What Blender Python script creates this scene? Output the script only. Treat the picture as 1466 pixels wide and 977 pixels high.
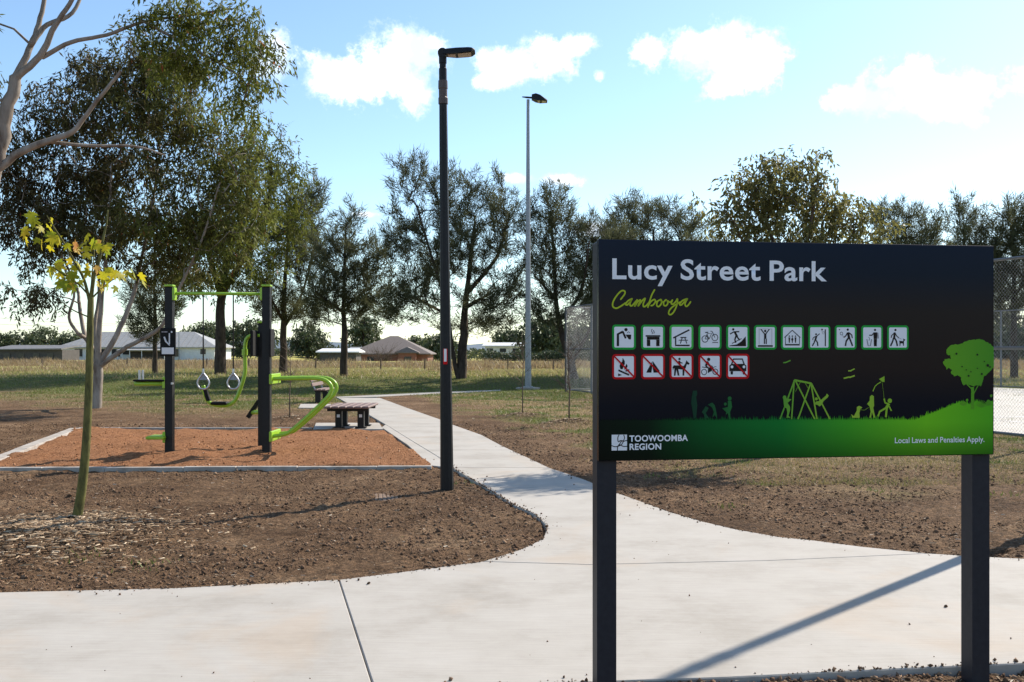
import bpy, math, random
import numpy as np
from mathutils import Vector, Matrix
for o in list(bpy.data.objects): bpy.data.objects.remove(o)
S = bpy.context.scene
COL = S.collection
R = math.radians
# ------------------------------------------------------------------ camera, sky, sun, exposure
CAMZ = 1.6
FPX = 1425.0; CX = 733.0; HY = 502.0           # focal length in photo pixels, optical axis, horizon row
cd = bpy.data.cameras.new('camera'); cam = bpy.data.objects.new('camera', cd); COL.objects.link(cam)
cam.location = (0, 0, CAMZ); cam.rotation_euler = (R(90), 0, 0)
cd.sensor_width = 36; cd.lens = 36*FPX/1466; cd.shift_y = 13.5/1466; cd.clip_end = 30000; cd.clip_start = .05
S.camera = cam
SUN_AZ, SUN_EL = 44.0, 38.0                    # azimuth to the right of +Y
W = bpy.data.worlds.new('World'); S.world = W; W.use_nodes = True
wt = W.node_tree; wt.nodes.clear()
def wn(t, **k):
    n = wt.nodes.new(t)
    for a, b in k.items(): setattr(n, a, b)
    return n
sky = wn('ShaderNodeTexSky'); sky.sky_type = 'NISHITA'; sky.sun_disc = False
sky.sun_elevation = R(SUN_EL); sky.sun_rotation = R(SUN_AZ)
sky.altitude = 400; sky.air_density = 1.0; sky.dust_density = .5; sky.ozone_density = 2.0
tc = wn('ShaderNodeTexCoord')
def dirpx(px, py):
    return Vector(((px-CX)/FPX, 1, (HY-py)/FPX)).normalized()
clouds = [(500,112,62,30),(560,100,62,40),(596,76,42,34),(592,132,22,28),(392,85,24,36),(740,96,52,26),(790,84,44,26),(826,66,26,15),
          (696,118,22,12),(860,108,9,9),(930,76,28,22),(1000,84,50,32),(1050,72,55,36),(1046,112,42,22),(1085,92,34,28),(1090,60,22,20),(1235,140,46,20),(1300,126,62,34),(1360,136,72,30),
          (745,256,22,7),(800,257,36,9),(522,307,20,5),(850,330,30,12)]
cl = []
for px, py, rx, ry in clouds:
    d = dirpx(px, py); cl.append((d, rx/FPX, ry/FPX))
last = None
for d, rx, ry in cl:
    m = wn('ShaderNodeMapping', vector_type='TEXTURE'); m.inputs['Location'].default_value = d
    m.inputs['Rotation'].default_value = (0, 0, -math.atan2(d.x, d.y)); m.inputs['Scale'].default_value = (rx, max(rx, ry), ry)
    wt.links.new(tc.outputs['Generated'], m.inputs['Vector'])
    ln = wn('ShaderNodeVectorMath', operation='LENGTH'); wt.links.new(m.outputs[0], ln.inputs[0])
    if last is None: last = ln.outputs['Value']
    else:
        mm = wn('ShaderNodeMath', operation='SMOOTH_MIN'); mm.inputs[2].default_value = .35
        wt.links.new(last, mm.inputs[0]); wt.links.new(ln.outputs['Value'], mm.inputs[1]); last = mm.outputs[0]
def wnoise(sc, det, rough):
    n = wn('ShaderNodeTexNoise'); n.inputs['Scale'].default_value = sc; n.inputs['Detail'].default_value = det; n.inputs['Roughness'].default_value = rough
    wt.links.new(tc.outputs['Generated'], n.inputs['Vector']); return n
n1 = wnoise(30, 12, .68)
ma = wn('ShaderNodeMath', operation='MULTIPLY_ADD'); ma.inputs[1].default_value = 3.6; ma.inputs[2].default_value = -1.8
wt.links.new(n1.outputs['Fac'], ma.inputs[0])
ad = wn('ShaderNodeMath', operation='ADD'); wt.links.new(last, ad.inputs[0]); wt.links.new(ma.outputs[0], ad.inputs[1])
mr = wn('ShaderNodeMapRange', interpolation_type='SMOOTHSTEP'); mr.inputs['From Min'].default_value = 1.3; mr.inputs['From Max'].default_value = .35
wt.links.new(ad.outputs[0], mr.inputs['Value'])
n2 = wnoise(17, 7, .6)                         # thin veils between and grey bellies inside the clouds
cr = wn('ShaderNodeValToRGB'); cr.color_ramp.elements[0].position = .4; cr.color_ramp.elements[1].position = .6
cr.color_ramp.elements[0].color = (5.0, 6.0, 7.2, 1); cr.color_ramp.elements[1].color = (10., 10., 9.9, 1)
wt.links.new(n2.outputs['Fac'], cr.inputs[0])
# beyond the frame the same scattered cumulus goes on from a noise field
n3 = wnoise(5.5, 8, .55)
mr3 = wn('ShaderNodeMapRange', interpolation_type='SMOOTHSTEP'); mr3.inputs['From Min'].default_value = .58; mr3.inputs['From Max'].default_value = .66; wt.links.new(n3.outputs['Fac'], mr3.inputs['Value'])
dt = wn('ShaderNodeVectorMath', operation='DOT_PRODUCT'); dt.inputs[1].default_value = (0, math.cos(R(8)), math.sin(R(8))); wt.links.new(tc.outputs['Generated'], dt.inputs[0])
mr4 = wn('ShaderNodeMapRange', interpolation_type='SMOOTHSTEP'); mr4.inputs['From Min'].default_value = math.cos(R(33)); mr4.inputs['From Max'].default_value = math.cos(R(42)); wt.links.new(dt.outputs['Value'], mr4.inputs['Value'])
mu3 = wn('ShaderNodeMath', operation='MULTIPLY'); wt.links.new(mr3.outputs[0], mu3.inputs[0]); wt.links.new(mr4.outputs[0], mu3.inputs[1])
mx3 = wn('ShaderNodeMath', operation='MAXIMUM'); wt.links.new(mr.outputs[0], mx3.inputs[0]); wt.links.new(mu3.outputs[0], mx3.inputs[1])
mx = wn('ShaderNodeMix', data_type='RGBA'); wt.links.new(mx3.outputs[0], mx.inputs['Factor'])
SKYGAIN = wn('ShaderNodeMix', data_type='RGBA', blend_type='MULTIPLY'); SKYGAIN.inputs['Factor'].default_value = 1
SKYGAIN.inputs['B'].default_value = (.97, 1.04, 1.05, 1)
wt.links.new(sky.outputs[0], SKYGAIN.inputs['A']); wt.links.new(SKYGAIN.outputs['Result'], mx.inputs['A']); wt.links.new(cr.outputs[0], mx.inputs['B'])
bg = wn('ShaderNodeBackground'); bg.inputs['Strength'].default_value = .12
wo = wn('ShaderNodeOutputWorld'); wt.links.new(mx.outputs['Result'], bg.inputs['Color']); wt.links.new(bg.outputs[0], wo.inputs[0])
sd = bpy.data.lights.new('sun', 'SUN'); sd.energy = 5.0; sd.angle = R(.53); sd.color = (1, .895, .765)
sun = bpy.data.objects.new('sun', sd); COL.objects.link(sun)
sv = Vector((math.sin(R(SUN_AZ))*math.cos(R(SUN_EL)), math.cos(R(SUN_AZ))*math.cos(R(SUN_EL)), math.sin(R(SUN_EL))))
sun.rotation_euler = sv.to_track_quat('Z', 'Y').to_euler(); sun.location = sv*60
S.view_settings.view_transform = 'Standard'; S.view_settings.look = 'None'; S.view_settings.gamma = 1
S.view_settings.use_curve_mapping = False; S.view_settings.exposure = .7
W.cycles.sampling_method = 'MANUAL'; W.cycles.sample_map_resolution = 512
S.cycles.max_bounces = 5; S.cycles.diffuse_bounces = 3; S.cycles.glossy_bounces = 2; S.cycles.transmission_bounces = 3; S.cycles.transparent_max_bounces = 8

# ------------------------------------------------------------------ helpers
def U(px, py, z=0.0):
    """ground point seen at photo pixel"""
    Y = FPX*(CAMZ-z)/(py-HY); return ((px-CX)*Y/FPX, Y)
def P(px, py, Y):
    return Vector(((px-CX)*Y/FPX, Y, CAMZ+(HY-py)*Y/FPX))
def tag(o, label=None, cat=None, group=None, kind=None):
    if label: o['label'] = label
    if cat: o['category'] = cat
    if group: o['group'] = group
    if kind: o['kind'] = kind
    return o
def empty(name, loc=(0,0,0), rz=0):
    e = bpy.data.objects.new(name, None); e.location = loc; e.rotation_euler = (0,0,rz); e.empty_display_size = .1; COL.objects.link(e); return e
def link(name, me, mat, parent=None):
    if mat and not me.materials: me.materials.append(mat)
    o = bpy.data.objects.new(name, me); COL.objects.link(o)
    if parent: o.parent = parent
    return o
def np_mesh(name, v, f, attr=None, smooth=False):
    v = np.asarray(v, np.float32); f = np.asarray(f, np.int32)
    me = bpy.data.meshes.new(name); me.vertices.add(len(v)); me.vertices.foreach_set('co', v.ravel())
    k = f.shape[1]; me.loops.add(f.size); me.loops.foreach_set('vertex_index', f.ravel())
    me.polygons.add(len(f)); me.polygons.foreach_set('loop_start', np.arange(0, f.size, k, dtype=np.int32))
    me.update(calc_edges=True)
    if attr:
        for n, a in attr.items():
            at = me.attributes.new(n, 'FLOAT', 'POINT'); at.data.foreach_set('value', np.asarray(a, np.float32))
    if smooth: me.polygons.foreach_set('use_smooth', np.ones(len(f), bool))
    me.validate(); return me
class MB:
    def __init__(s, off=(0,0,0)): s.v = []; s.f = []; s.o = Vector(off)
    def add(s, vs, fs):
        b = len(s.v); s.v += [tuple(Vector(q)-s.o) for q in vs]; s.f += [tuple(i+b for i in q) for q in fs]; return s
    def box(s, c, sz, rz=0, M=None, bev=0):
        hx, hy, hz = sz[0]/2, sz[1]/2, sz[2]/2
        M = M or Matrix.Rotation(rz, 3, 'Z'); c = Vector(c)
        if bev <= 0:
            vs = [c+M@Vector((x*hx, y*hy, z*hz)) for z in (-1,1) for x, y in ((-1,-1),(1,-1),(1,1),(-1,1))]
            return s.add(vs, [(3,2,1,0),(4,5,6,7),(0,1,5,4),(1,2,6,5),(2,3,7,6),(3,0,4,7)])
        b = min(bev, hx*.9, hy*.9, hz*.9); vs = []
        for z, k in ((-hz, b), (-hz+b, 0), (hz-b, 0), (hz, b)):
            for x, y in ((-1,-1),(1,-1),(1,1),(-1,1)): vs.append(c+M@Vector((x*(hx-k), y*(hy-k), z)))
        fs = [(3,2,1,0),(12,13,14,15)]
        for r in range(3):
            for i in range(4): j = (i+1) % 4; fs.append((r*4+i, r*4+j, r*4+4+j, r*4+4+i))
        return s.add(vs, fs)
    def tube(s, pts, rad, n=8, cap=True):
        pts = [Vector(p) for p in pts]
        if not hasattr(rad, '__len__'): rad = [rad]*len(pts)
        vs = []; fs = []; prev = None
        for i, p in enumerate(pts):
            t = (pts[min(i+1, len(pts)-1)]-pts[max(i-1, 0)])
            t = t.normalized() if t.length > 1e-9 else Vector((0,0,1))
            if prev is None: a = t.orthogonal().normalized() if abs(t.z) < .95 else Vector((1,0,0))
            else: a = prev
            a = (a-t*a.dot(t)); a = a.normalized() if a.length > 1e-6 else t.orthogonal().normalized()
            prev = a; b = t.cross(a)
            for k in range(n):
                w = 2*math.pi*k/n; vs.append(p+(a*math.cos(w)+b*math.sin(w))*rad[i])
        for i in range(len(pts)-1):
            for k in range(n):
                k2 = (k+1) % n; fs.append((i*n+k, i*n+k2, (i+1)*n+k2, (i+1)*n+k))
        if cap: fs.append(tuple(range(n-1, -1, -1))); fs.append(tuple((len(pts)-1)*n+k for k in range(n)))
        return s.add(vs, fs)
    def prism(s, poly, z0, z1, cham=0.0):
        n = len(poly); A = sum(poly[i][0]*poly[(i+1)%n][1]-poly[(i+1)%n][0]*poly[i][1] for i in range(n))
        if A < 0: poly = poly[::-1]
        vs = [(x, y, z0) for x, y in poly]
        if cham > 0:
            ins = inset(poly, cham)
            vs += [(x, y, z1-cham) for x, y in poly] + [(x, y, z1) for x, y in ins]; L = 3
        else: vs += [(x, y, z1) for x, y in poly]; L = 2
        fs = [tuple(range(n-1, -1, -1)), tuple((L-1)*n+i for i in range(n))]
        for r in range(L-1):
            for i in range(n): j = (i+1) % n; fs.append((r*n+i, r*n+j, (r+1)*n+j, (r+1)*n+i))
        return s.add(vs, fs)
    def build(s, name, mat, parent=None, smooth=False):
        me = bpy.data.meshes.new(name); me.from_pydata(s.v, [], s.f); me.update()
        if smooth: me.polygons.foreach_set('use_smooth', np.ones(len(me.polygons), bool))
        return link(name, me, mat, parent)
def inset(poly, d):
    n = len(poly); out = []
    for i in range(n):
        p = Vector(poly[i]); a = Vector(poly[i-1]); b = Vector(poly[(i+1) % n])
        e1 = (p-a); e2 = (b-p)
        if e1.length < 1e-6 or e2.length < 1e-6: out.append(tuple(p)); continue
        e1.normalize(); e2.normalize()
        n1 = Vector((-e1.y, e1.x)); n2 = Vector((-e2.y, e2.x)); m = n1+n2
        if m.length < 1e-4: m = n1.copy()
        m.normalize(); k = d/max(.35, m.dot(n1)); out.append((p.x+m.x*k, p.y+m.y*k))
    return out
def catmull(pts, k=6):
    pts = [Vector(p) for p in pts]; out = []
    for i in range(len(pts)-1):
        a = pts[max(i-1,0)]; b = pts[i]; c = pts[i+1]; d = pts[min(i+2, len(pts)-1)]
        for j in range(k):
            t = j/k; out.append(.5*((2*b)+(c-a)*t+(2*a-5*b+4*c-d)*t*t+(-a+3*b-3*c+d)*t**3))
    out.append(pts[-1]); return out
# numpy value noise
def vnoise(x, y, seed=0):
    xi = np.floor(x).astype(np.int64); yi = np.floor(y).astype(np.int64); xf = x-xi; yf = y-yi
    def h(a, b):
        n = (a*374761393+b*668265263+seed*1274126177) & 0x7fffffff
        n = ((n ^ (n >> 13))*1274126177) & 0x7fffffff
        return ((n ^ (n >> 16)) & 0xffff)/65535.
    u = xf*xf*(3-2*xf); v = yf*yf*(3-2*yf)
    return (h(xi,yi)*(1-u)+h(xi+1,yi)*u)*(1-v)+(h(xi,yi+1)*(1-u)+h(xi+1,yi+1)*u)*v
def fbm(x, y, sc, o=4, seed=0):
    s = 0; a = .5; t = 0
    for i in range(o): s = s+a*vnoise(x*sc, y*sc, seed+i*17); t += a; a *= .5; sc *= 2.03
    return s/t
def inpoly(x, y, poly):
    ins = np.zeros(x.shape, bool); n = len(poly)
    for i in range(n):
        x1, y1 = poly[i]; x2, y2 = poly[(i+1) % n]
        if y1 == y2: continue
        c = ((y1 > y) != (y2 > y)) & (x < (x2-x1)*(y-y1)/(y2-y1)+x1); ins ^= c
    return ins
def polydist(x, y, line):
    d = np.full(x.shape, 1e9)
    for (x1, y1), (x2, y2) in zip(line[:-1], line[1:]):
        dx, dy = x2-x1, y2-y1; t = np.clip(((x-x1)*dx+(y-y1)*dy)/(dx*dx+dy*dy+1e-9), 0, 1)
        d = np.minimum(d, np.hypot(x-x1-t*dx, y-y1-t*dy))
    return d
def sst(a, b, x): t = np.clip((x-a)/(b-a), 0, 1); return t*t*(3-2*t)

# ------------------------------------------------------------------ materials
def newmat(name):
    m = bpy.data.materials.new(name); m.use_nodes = True; nt = m.node_tree
    return m, nt, nt.nodes['Principled BSDF']
def mk(nt, t, **k):
    n = nt.nodes.new(t)
    for a, b in k.items(): setattr(n, a, b)
    return n
def noise_n(nt, scale, det=5, rough=.6, coord='Object'):
    t = mk(nt, 'ShaderNodeTexCoord'); n = mk(nt, 'ShaderNodeTexNoise'); n.inputs['Scale'].default_value = scale
    n.inputs['Detail'].default_value = det; n.inputs['Roughness'].default_value = rough; nt.links.new(t.outputs[coord], n.inputs['Vector']); return n
def ramp(nt, fac, stops):
    r = mk(nt, 'ShaderNodeValToRGB'); e = r.color_ramp.elements
    while len(e) < len(stops): e.new(.5)
    for i, (p, c) in enumerate(stops): e[i].position = p; e[i].color = (*c, 1) if len(c) == 3 else c
    nt.links.new(fac, r.inputs[0]); return r
def mat(name, c1, c2=None, rough=.6, scale=8, metal=0, bump=0, bscale=60, spec=.4, lo=.35, hi=.65, bdist=.01):
    m, nt, b = newmat(name); b.inputs['Roughness'].default_value = rough; b.inputs['Metallic'].default_value = metal; b.inputs['Specular IOR Level'].default_value = spec
    if c2 is None: c2 = tuple(x*.82 for x in c1)
    n = noise_n(nt, scale); r = ramp(nt, n.outputs['Fac'], [(lo, c2), (hi, c1)]); nt.links.new(r.outputs[0], b.inputs['Base Color'])
    if bump:
        n2 = noise_n(nt, bscale, 6, .65); bp = mk(nt, 'ShaderNodeBump'); bp.inputs['Strength'].default_value = bump; bp.inputs['Distance'].default_value = bdist
        nt.links.new(n2.outputs['Fac'], bp.inputs['Height']); nt.links.new(bp.outputs[0], b.inputs['Normal'])
    return m
def leafmat(name, stops, trans=.4, rough=.55, spec=.35):
    m, nt, b = newmat(name); a = mk(nt, 'ShaderNodeAttribute'); a.attribute_name = 'v'
    r = ramp(nt, a.outputs['Fac'], stops); nt.links.new(r.outputs[0], b.inputs['Base Color'])
    b.inputs['Roughness'].default_value = rough; b.inputs['Specular IOR Level'].default_value = spec
    t = mk(nt, 'ShaderNodeBsdfTranslucent'); nt.links.new(r.outputs[0], t.inputs['Color'])
    mxs = mk(nt, 'ShaderNodeMixShader'); mxs.inputs[0].default_value = trans
    nt.links.new(b.outputs[0], mxs.inputs[1]); nt.links.new(t.outputs[0], mxs.inputs[2])
    nt.links.new(mxs.outputs[0], nt.nodes['Material Output'].inputs['Surface']); return m
M = {}
M['charcoal'] = mat('charcoal_powder_coat', (.026,.026,.033), (.02,.02,.026), .5, 30, bump=.05, bscale=400, spec=.25)
M['black'] = mat('black_painted_steel', (.012,.012,.013), (.008,.008,.009), .45, 20, bump=.04, bscale=300, spec=.25)
M['lime'] = mat('lime_green_paint', (.30,.52,.03), (.27,.47,.03), .32, 12, spec=.5)
M['rubber'] = mat('black_rubber', (.012,.012,.012), (.008,.008,.008), .7, 30, spec=.2)
M['steel'] = mat('brushed_steel', (.55,.55,.56), (.45,.45,.47), .35, 40, metal=.8)
M['galv'] = mat('galvanised_steel', (.32,.34,.36), (.24,.26,.28), .5, 14, metal=.45)
M['white'] = mat('white_plate', (.75,.75,.76), (.7,.7,.72), .5, 10)
M['kerb'] = mat('kerb_concrete', (.40,.375,.34), (.27,.235,.20), .85, 5, bump=.25, bscale=90)
M['lamp_brown'] = mat('lamp_collar', (.10,.07,.06), (.07,.05,.045), .5, 20)
M['lens'] = mat('lamp_lens', (.55,.48,.42), (.45,.4,.36), .15, 10)
def concrete():
    m, nt, b = newmat('broomed_concrete'); b.inputs['Roughness'].default_value = .82; b.inputs['Specular IOR Level'].default_value = .25
    n = noise_n(nt, 1.3, 9, .7); r = ramp(nt, n.outputs['Fac'], [(.26,(.29,.27,.237)),(.5,(.37,.352,.32)),(.74,(.41,.394,.364))])
    n2 = noise_n(nt, .55, 6, .6); n2.inputs['Distortion'].default_value = 1.2
    r2 = ramp(nt, n2.outputs['Fac'], [(.54,(0,0,0)),(.68,(1,1,1))])
    mxx = mk(nt, 'ShaderNodeMix', data_type='RGBA'); mxx.inputs['B'].default_value = (.40,.30,.205,1)
    mu = mk(nt, 'ShaderNodeMath', operation='MULTIPLY'); mu.inputs[1].default_value = .3; nt.links.new(r2.outputs[0], mu.inputs[0])
    nt.links.new(mu.outputs[0], mxx.inputs['Factor']); nt.links.new(r.outputs[0], mxx.inputs['A'])
    # fine aggregate and broom streaks
    t = mk(nt, 'ShaderNodeTexCoord'); mp = mk(nt, 'ShaderNodeMapping'); mp.inputs['Scale'].default_value = (3, 90, 1); mp.inputs['Rotation'].default_value = (0,0,R(76))
    nt.links.new(t.outputs['Object'], mp.inputs[0]); n3 = mk(nt, 'ShaderNodeTexNoise'); n3.inputs['Scale'].default_value = 1; n3.inputs['Detail'].default_value = 4; nt.links.new(mp.outputs[0], n3.inputs['Vector'])
    r3 = ramp(nt, n3.outputs['Fac'], [(.3,(.91,.91,.91)),(.7,(1.04,1.04,1.04))])
    ml = mk(nt, 'ShaderNodeMix', data_type='RGBA', blend_type='MULTIPLY'); ml.inputs['Factor'].default_value = 1
    nt.links.new(mxx.outputs['Result'], ml.inputs['A']); nt.links.new(r3.outputs[0], ml.inputs['B'])
    n4 = noise_n(nt, 130, 3, .6); r4 = ramp(nt, n4.outputs['Fac'], [(.27,(.6,.57,.53)),(.36,(1,1,1))])
    m2 = mk(nt, 'ShaderNodeMix', data_type='RGBA', blend_type='MULTIPLY'); m2.inputs['Factor'].default_value = .6
    nt.links.new(ml.outputs['Result'], m2.inputs['A']); nt.links.new(r4.outputs[0], m2.inputs['B'])
    nt.links.new(m2.outputs['Result'], b.inputs['Base Color'])
    bp = mk(nt, 'ShaderNodeBump'); bp.inputs['Strength'].default_value = .35; bp.inputs['Distance'].default_value = .004
    nt.links.new(n3.outputs['Fac'], bp.inputs['Height']); nt.links.new(bp.outputs[0], b.inputs['Normal']); return m
M['concrete'] = concrete()
def groundmat():
    m, nt, b = newmat('park_ground'); b.inputs['Roughness'].default_value = .95; b.inputs['Specular IOR Level'].default_value = .1
    def at(n): a = mk(nt, 'ShaderNodeAttribute'); a.attribute_name = n; return a.outputs['Fac']
    n1 = noise_n(nt, .8, 9, .72); n2 = noise_n(nt, 17, 6, .7)
    soil = ramp(nt, n1.outputs['Fac'], [(.28,(.07,.041,.024)),(.42,(.13,.08,.047)),(.56,(.185,.118,.07)),(.7,(.29,.2,.125))])
    n6 = noise_n(nt, 55, 5, .75)
    mxn = mk(nt, 'ShaderNodeMath', operation='MULTIPLY_ADD'); mxn.inputs[1].default_value = .55; nt.links.new(n6.outputs['Fac'], mxn.inputs[0])
    hn = mk(nt, 'ShaderNodeMath', operation='MULTIPLY'); hn.inputs[1].default_value = .45; nt.links.new(n2.outputs['Fac'], hn.inputs[0]); nt.links.new(hn.outputs[0], mxn.inputs[2])
    fine = ramp(nt, mxn.outputs[0], [(.38,(.30,.28,.26)),(.49,(.95,.95,.95)),(.6,(2.0,1.95,1.85))])
    n3 = noise_n(nt, .5, 7, .7)
    dry = ramp(nt, n3.outputs['Fac'], [(.3,(.17,.115,.065)),(.5,(.26,.19,.105)),(.7,(.23,.19,.085))])
    grn = ramp(nt, n1.outputs['Fac'], [(.35,(.115,.11,.036)),(.65,(.085,.115,.028))])
    padc = ramp(nt, n2.outputs['Fac'], [(.3,(.17,.074,.034)),(.5,(.37,.175,.083)),(.72,(.5,.265,.14))])
    far = ramp(nt, n3.outputs['Fac'], [(.3,(.33,.27,.11)),(.55,(.31,.30,.09)),(.75,(.38,.32,.15))])
    def mix(a, bb, f, mode='MIX'):
        x = mk(nt, 'ShaderNodeMix', data_type='RGBA', blend_type=mode)
        if isinstance(f, float): x.inputs['Factor'].default_value = f
        else: nt.links.new(f, x.inputs['Factor'])
        nt.links.new(a, x.inputs['A']); nt.links.new(bb, x.inputs['B']); return x.outputs['Result']
    c = mix(soil.outputs[0], dry.outputs[0], at('dry')); c = mix(c, grn.outputs[0], at('green')); c = mix(c, far.outputs[0], at('far'))
    c = mix(c, fine.outputs[0], 1., 'MULTIPLY'); c = mix(c, padc.outputs[0], at('pad'))
    nt.links.new(c, b.inputs['Base Color'])
    n5 = noise_n(nt, 30, 8, .75); bp = mk(nt, 'ShaderNodeBump'); bp.inputs['Strength'].default_value = 1.; bp.inputs['Distance'].default_value = .09
    nt.links.new(n5.outputs['Fac'], bp.inputs['Height']); nt.links.new(bp.outputs[0], b.inputs['Normal']); return m
M['ground'] = groundmat()
def barkmat(name, c1, c2, c3, sc=3):
    m, nt, b = newmat(name); b.inputs['Roughness'].default_value = .85; b.inputs['Specular IOR Level'].default_value = .15
    t = mk(nt, 'ShaderNodeTexCoord'); mp = mk(nt, 'ShaderNodeMapping'); mp.inputs['Scale'].default_value = (1,1,.3); nt.links.new(t.outputs['Object'], mp.inputs[0])
    n = mk(nt, 'ShaderNodeTexNoise'); n.inputs['Scale'].default_value = sc; n.inputs['Detail'].default_value = 7; n.inputs['Roughness'].default_value = .65; nt.links.new(mp.outputs[0], n.inputs['Vector'])
    r = ramp(nt, n.outputs['Fac'], [(.32,c3),(.48,c2),(.62,c1)]); nt.links.new(r.outputs[0], b.inputs['Base Color'])
    bp = mk(nt, 'ShaderNodeBump'); bp.inputs['Strength'].default_value = .5; bp.inputs['Distance'].default_value = .03; nt.links.new(n.outputs['Fac'], bp.inputs['Height']); nt.links.new(bp.outputs[0], b.inputs['Normal']); return m
M['gumbark'] = barkmat('smooth_gum_bark', (.34,.30,.26), (.26,.22,.185), (.11,.075,.055), 4)
M['darkbark'] = barkmat('dark_rough_bark', (.075,.058,.045), (.05,.038,.03), (.025,.02,.016), 9)
M['twigbark'] = barkmat('grey_twig_bark', (.16,.12,.09), (.12,.09,.07), (.07,.05,.04), 12)
M['greenbark'] = barkmat('green_sapling_bark', (.16,.15,.05), (.115,.11,.038), (.06,.055,.025), 22)
M['gumleaf'] = leafmat('gum_leaf', [(0,(.065,.07,.02)),(.45,(.11,.125,.024)),(.8,(.15,.175,.028)),(.97,(.2,.19,.035)),(1,(.28,.085,.03))], .5, .6, .15)
M['gumleaf_dark'] = leafmat('dark_gum_leaf', [(0,(.06,.05,.024)),(.35,(.09,.09,.03)),(.7,(.15,.175,.034)),(.98,(.22,.22,.045)),(1,(.25,.09,.03))], .45, .6, .15)
M['casleaf'] = leafmat('sheoak_needle', [(0,(.058,.062,.036)),(.6,(.09,.1,.052)),(1,(.145,.145,.07))], .45, .65, .12)
M['oliveleaf'] = leafmat('olive_leaf', [(0,(.11,.105,.04)),(.6,(.17,.165,.05)),(.9,(.23,.2,.06)),(1,(.3,.22,.08))], .5)
M['maple'] = leafmat('autumn_maple_leaf', [(0,(.24,.3,.02)),(.4,(.46,.42,.02)),(.75,(.56,.4,.03)),(1,(.58,.23,.08))], .5)
M['bgleaf'] = leafmat('background_leaf', [(0,(.045,.06,.035)),(.6,(.075,.10,.045)),(1,(.12,.13,.05))], .3)
M['grassblade'] = leafmat('short_grass_blade', [(0,(.26,.2,.10)),(.5,(.24,.21,.08)),(.75,(.12,.15,.03)),(1,(.13,.21,.028))], .3)
M['drygrass'] = leafmat('tall_dry_grass_blade', [(0,(.17,.11,.065)),(.45,(.32,.235,.135)),(.75,(.36,.28,.15)),(1,(.26,.26,.085))], .35)
M['mulch'] = leafmat('mulch_chip', [(0,(.08,.05,.03)),(.4,(.2,.135,.085)),(.75,(.35,.26,.17)),(1,(.56,.46,.33))], .0, .9, .1)
M['clod'] = leafmat('soil_clod', [(0,(.08,.05,.032)),(.7,(.16,.10,.065)),(1,(.28,.19,.125))], .0, .95, .05)
M['straw'] = leafmat('straw_flake', [(0,(.2,.14,.09)),(.7,(.36,.28,.19)),(1,(.6,.55,.46))], .1, .9, .1)

# ------------------------------------------------------------------ paths (each slab a piece)
Ledge = [(-700,853),(-100,850),(0,848),(250,842),(485,830),(560,821),(620,813),(680,805.5),(712,799),(739,789),(769,775.5),(778,768),(781.5,760),(780,751),(764,736),(736,724),(715,711),(687,694),(650,672),(627,654),(589,631),(552,608),(526,593),(483,569.5)]
Redge = [(539,568),(584,584.5),(627,599.5),(649,608.5),(690,623),(720,639),(753,654),(788,670.5),(818,680),(840,688),(878,704),(914,716.5),(959,733),(1005,746.6),(1054,758),(1116,769),(1166,774),(1232,782.6),(1315,791),(1385,796),(1466,800),(2100,822)]
LW = [U(*p) for p in Ledge]; RW = [U(*p) for p in Redge]
nearW = [U(*p) for p in [(2100,922),(1466,950),(1300,957),(1040,970),(900,974.5),(845,977),(535,985),(0,996),(-900,1008)]]
pathpoly = LW+RW+nearW
path = tag(empty('concrete_path'), kind='structure')
def slab(poly, name='slab', parent=path, z=0.0, cham=.006, mt='concrete', gap=.003):
    A = sum(poly[i][0]*poly[(i+1)%len(poly)][1]-poly[(i+1)%len(poly)][0]*poly[i][1] for i in range(len(poly)))
    if A < 0: poly = poly[::-1]
    return MB().prism(inset(poly, gap), z-.1, z, cham).build(name, M[mt], parent)
def at_y(line, y):
    for (x1,y1),(x2,y2) in zip(line[:-1], line[1:]):
        if (y1-y)*(y2-y) <= 0 and y1 != y2: return (x1+(x2-x1)*(y-y1)/(y2-y1), y)
def between(line, ya, yb):
    return [p for p in line if min(ya,yb) < p[1] < max(ya,yb)]
sl = [q for q in LW if True][Ledge.index((715,711)):]        # upper part of left edge, rising Y
sr = RW[::-1]
ys = [11.6, 13.6, 16.0, 18.4, 20.9, 23.6, 26.4, 29.4, 33.6]
for a, b in zip(ys[:-1], ys[1:]):
    pl = [at_y(sl, a)]+between(sl, a, b)+[at_y(sl, b) or sl[-1]]
    pr = [at_y(RW, b) or RW[0]]+[p for p in RW if a < p[1] < b]+[at_y(RW, a)]
    slab(pl+pr)
J = [U(*p) for p in [(690,804),(845,808.5),(1108,802.5),(1330,792.5)]]
iA = Ledge.index((680,805.5)); iB = Ledge.index((715,711)); jA = Redge.index((1315,791))
slab([J[0]]+LW[iA+2:iB+1]+[at_y(sl, 11.6), at_y(RW, 11.6)]+[p for p in RW[:jA+1] if p[1] < 11.6]+J[::-1][:-1])
j1 = U(485,830); j2 = U(535,985)
def on_j(y): return (j1[0]+(j2[0]-j1[0])*(y-j1[1])/(j2[1]-j1[1]), y)
yc = 5.77; xr = U(2100,822)[0]
slab([j1]+LW[5:iA+1]+J+RW[jA+1:]+nearW[:7])
slab(LW[:5]+[j2]+nearW[7:]+[U(-900,853)])
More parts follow.
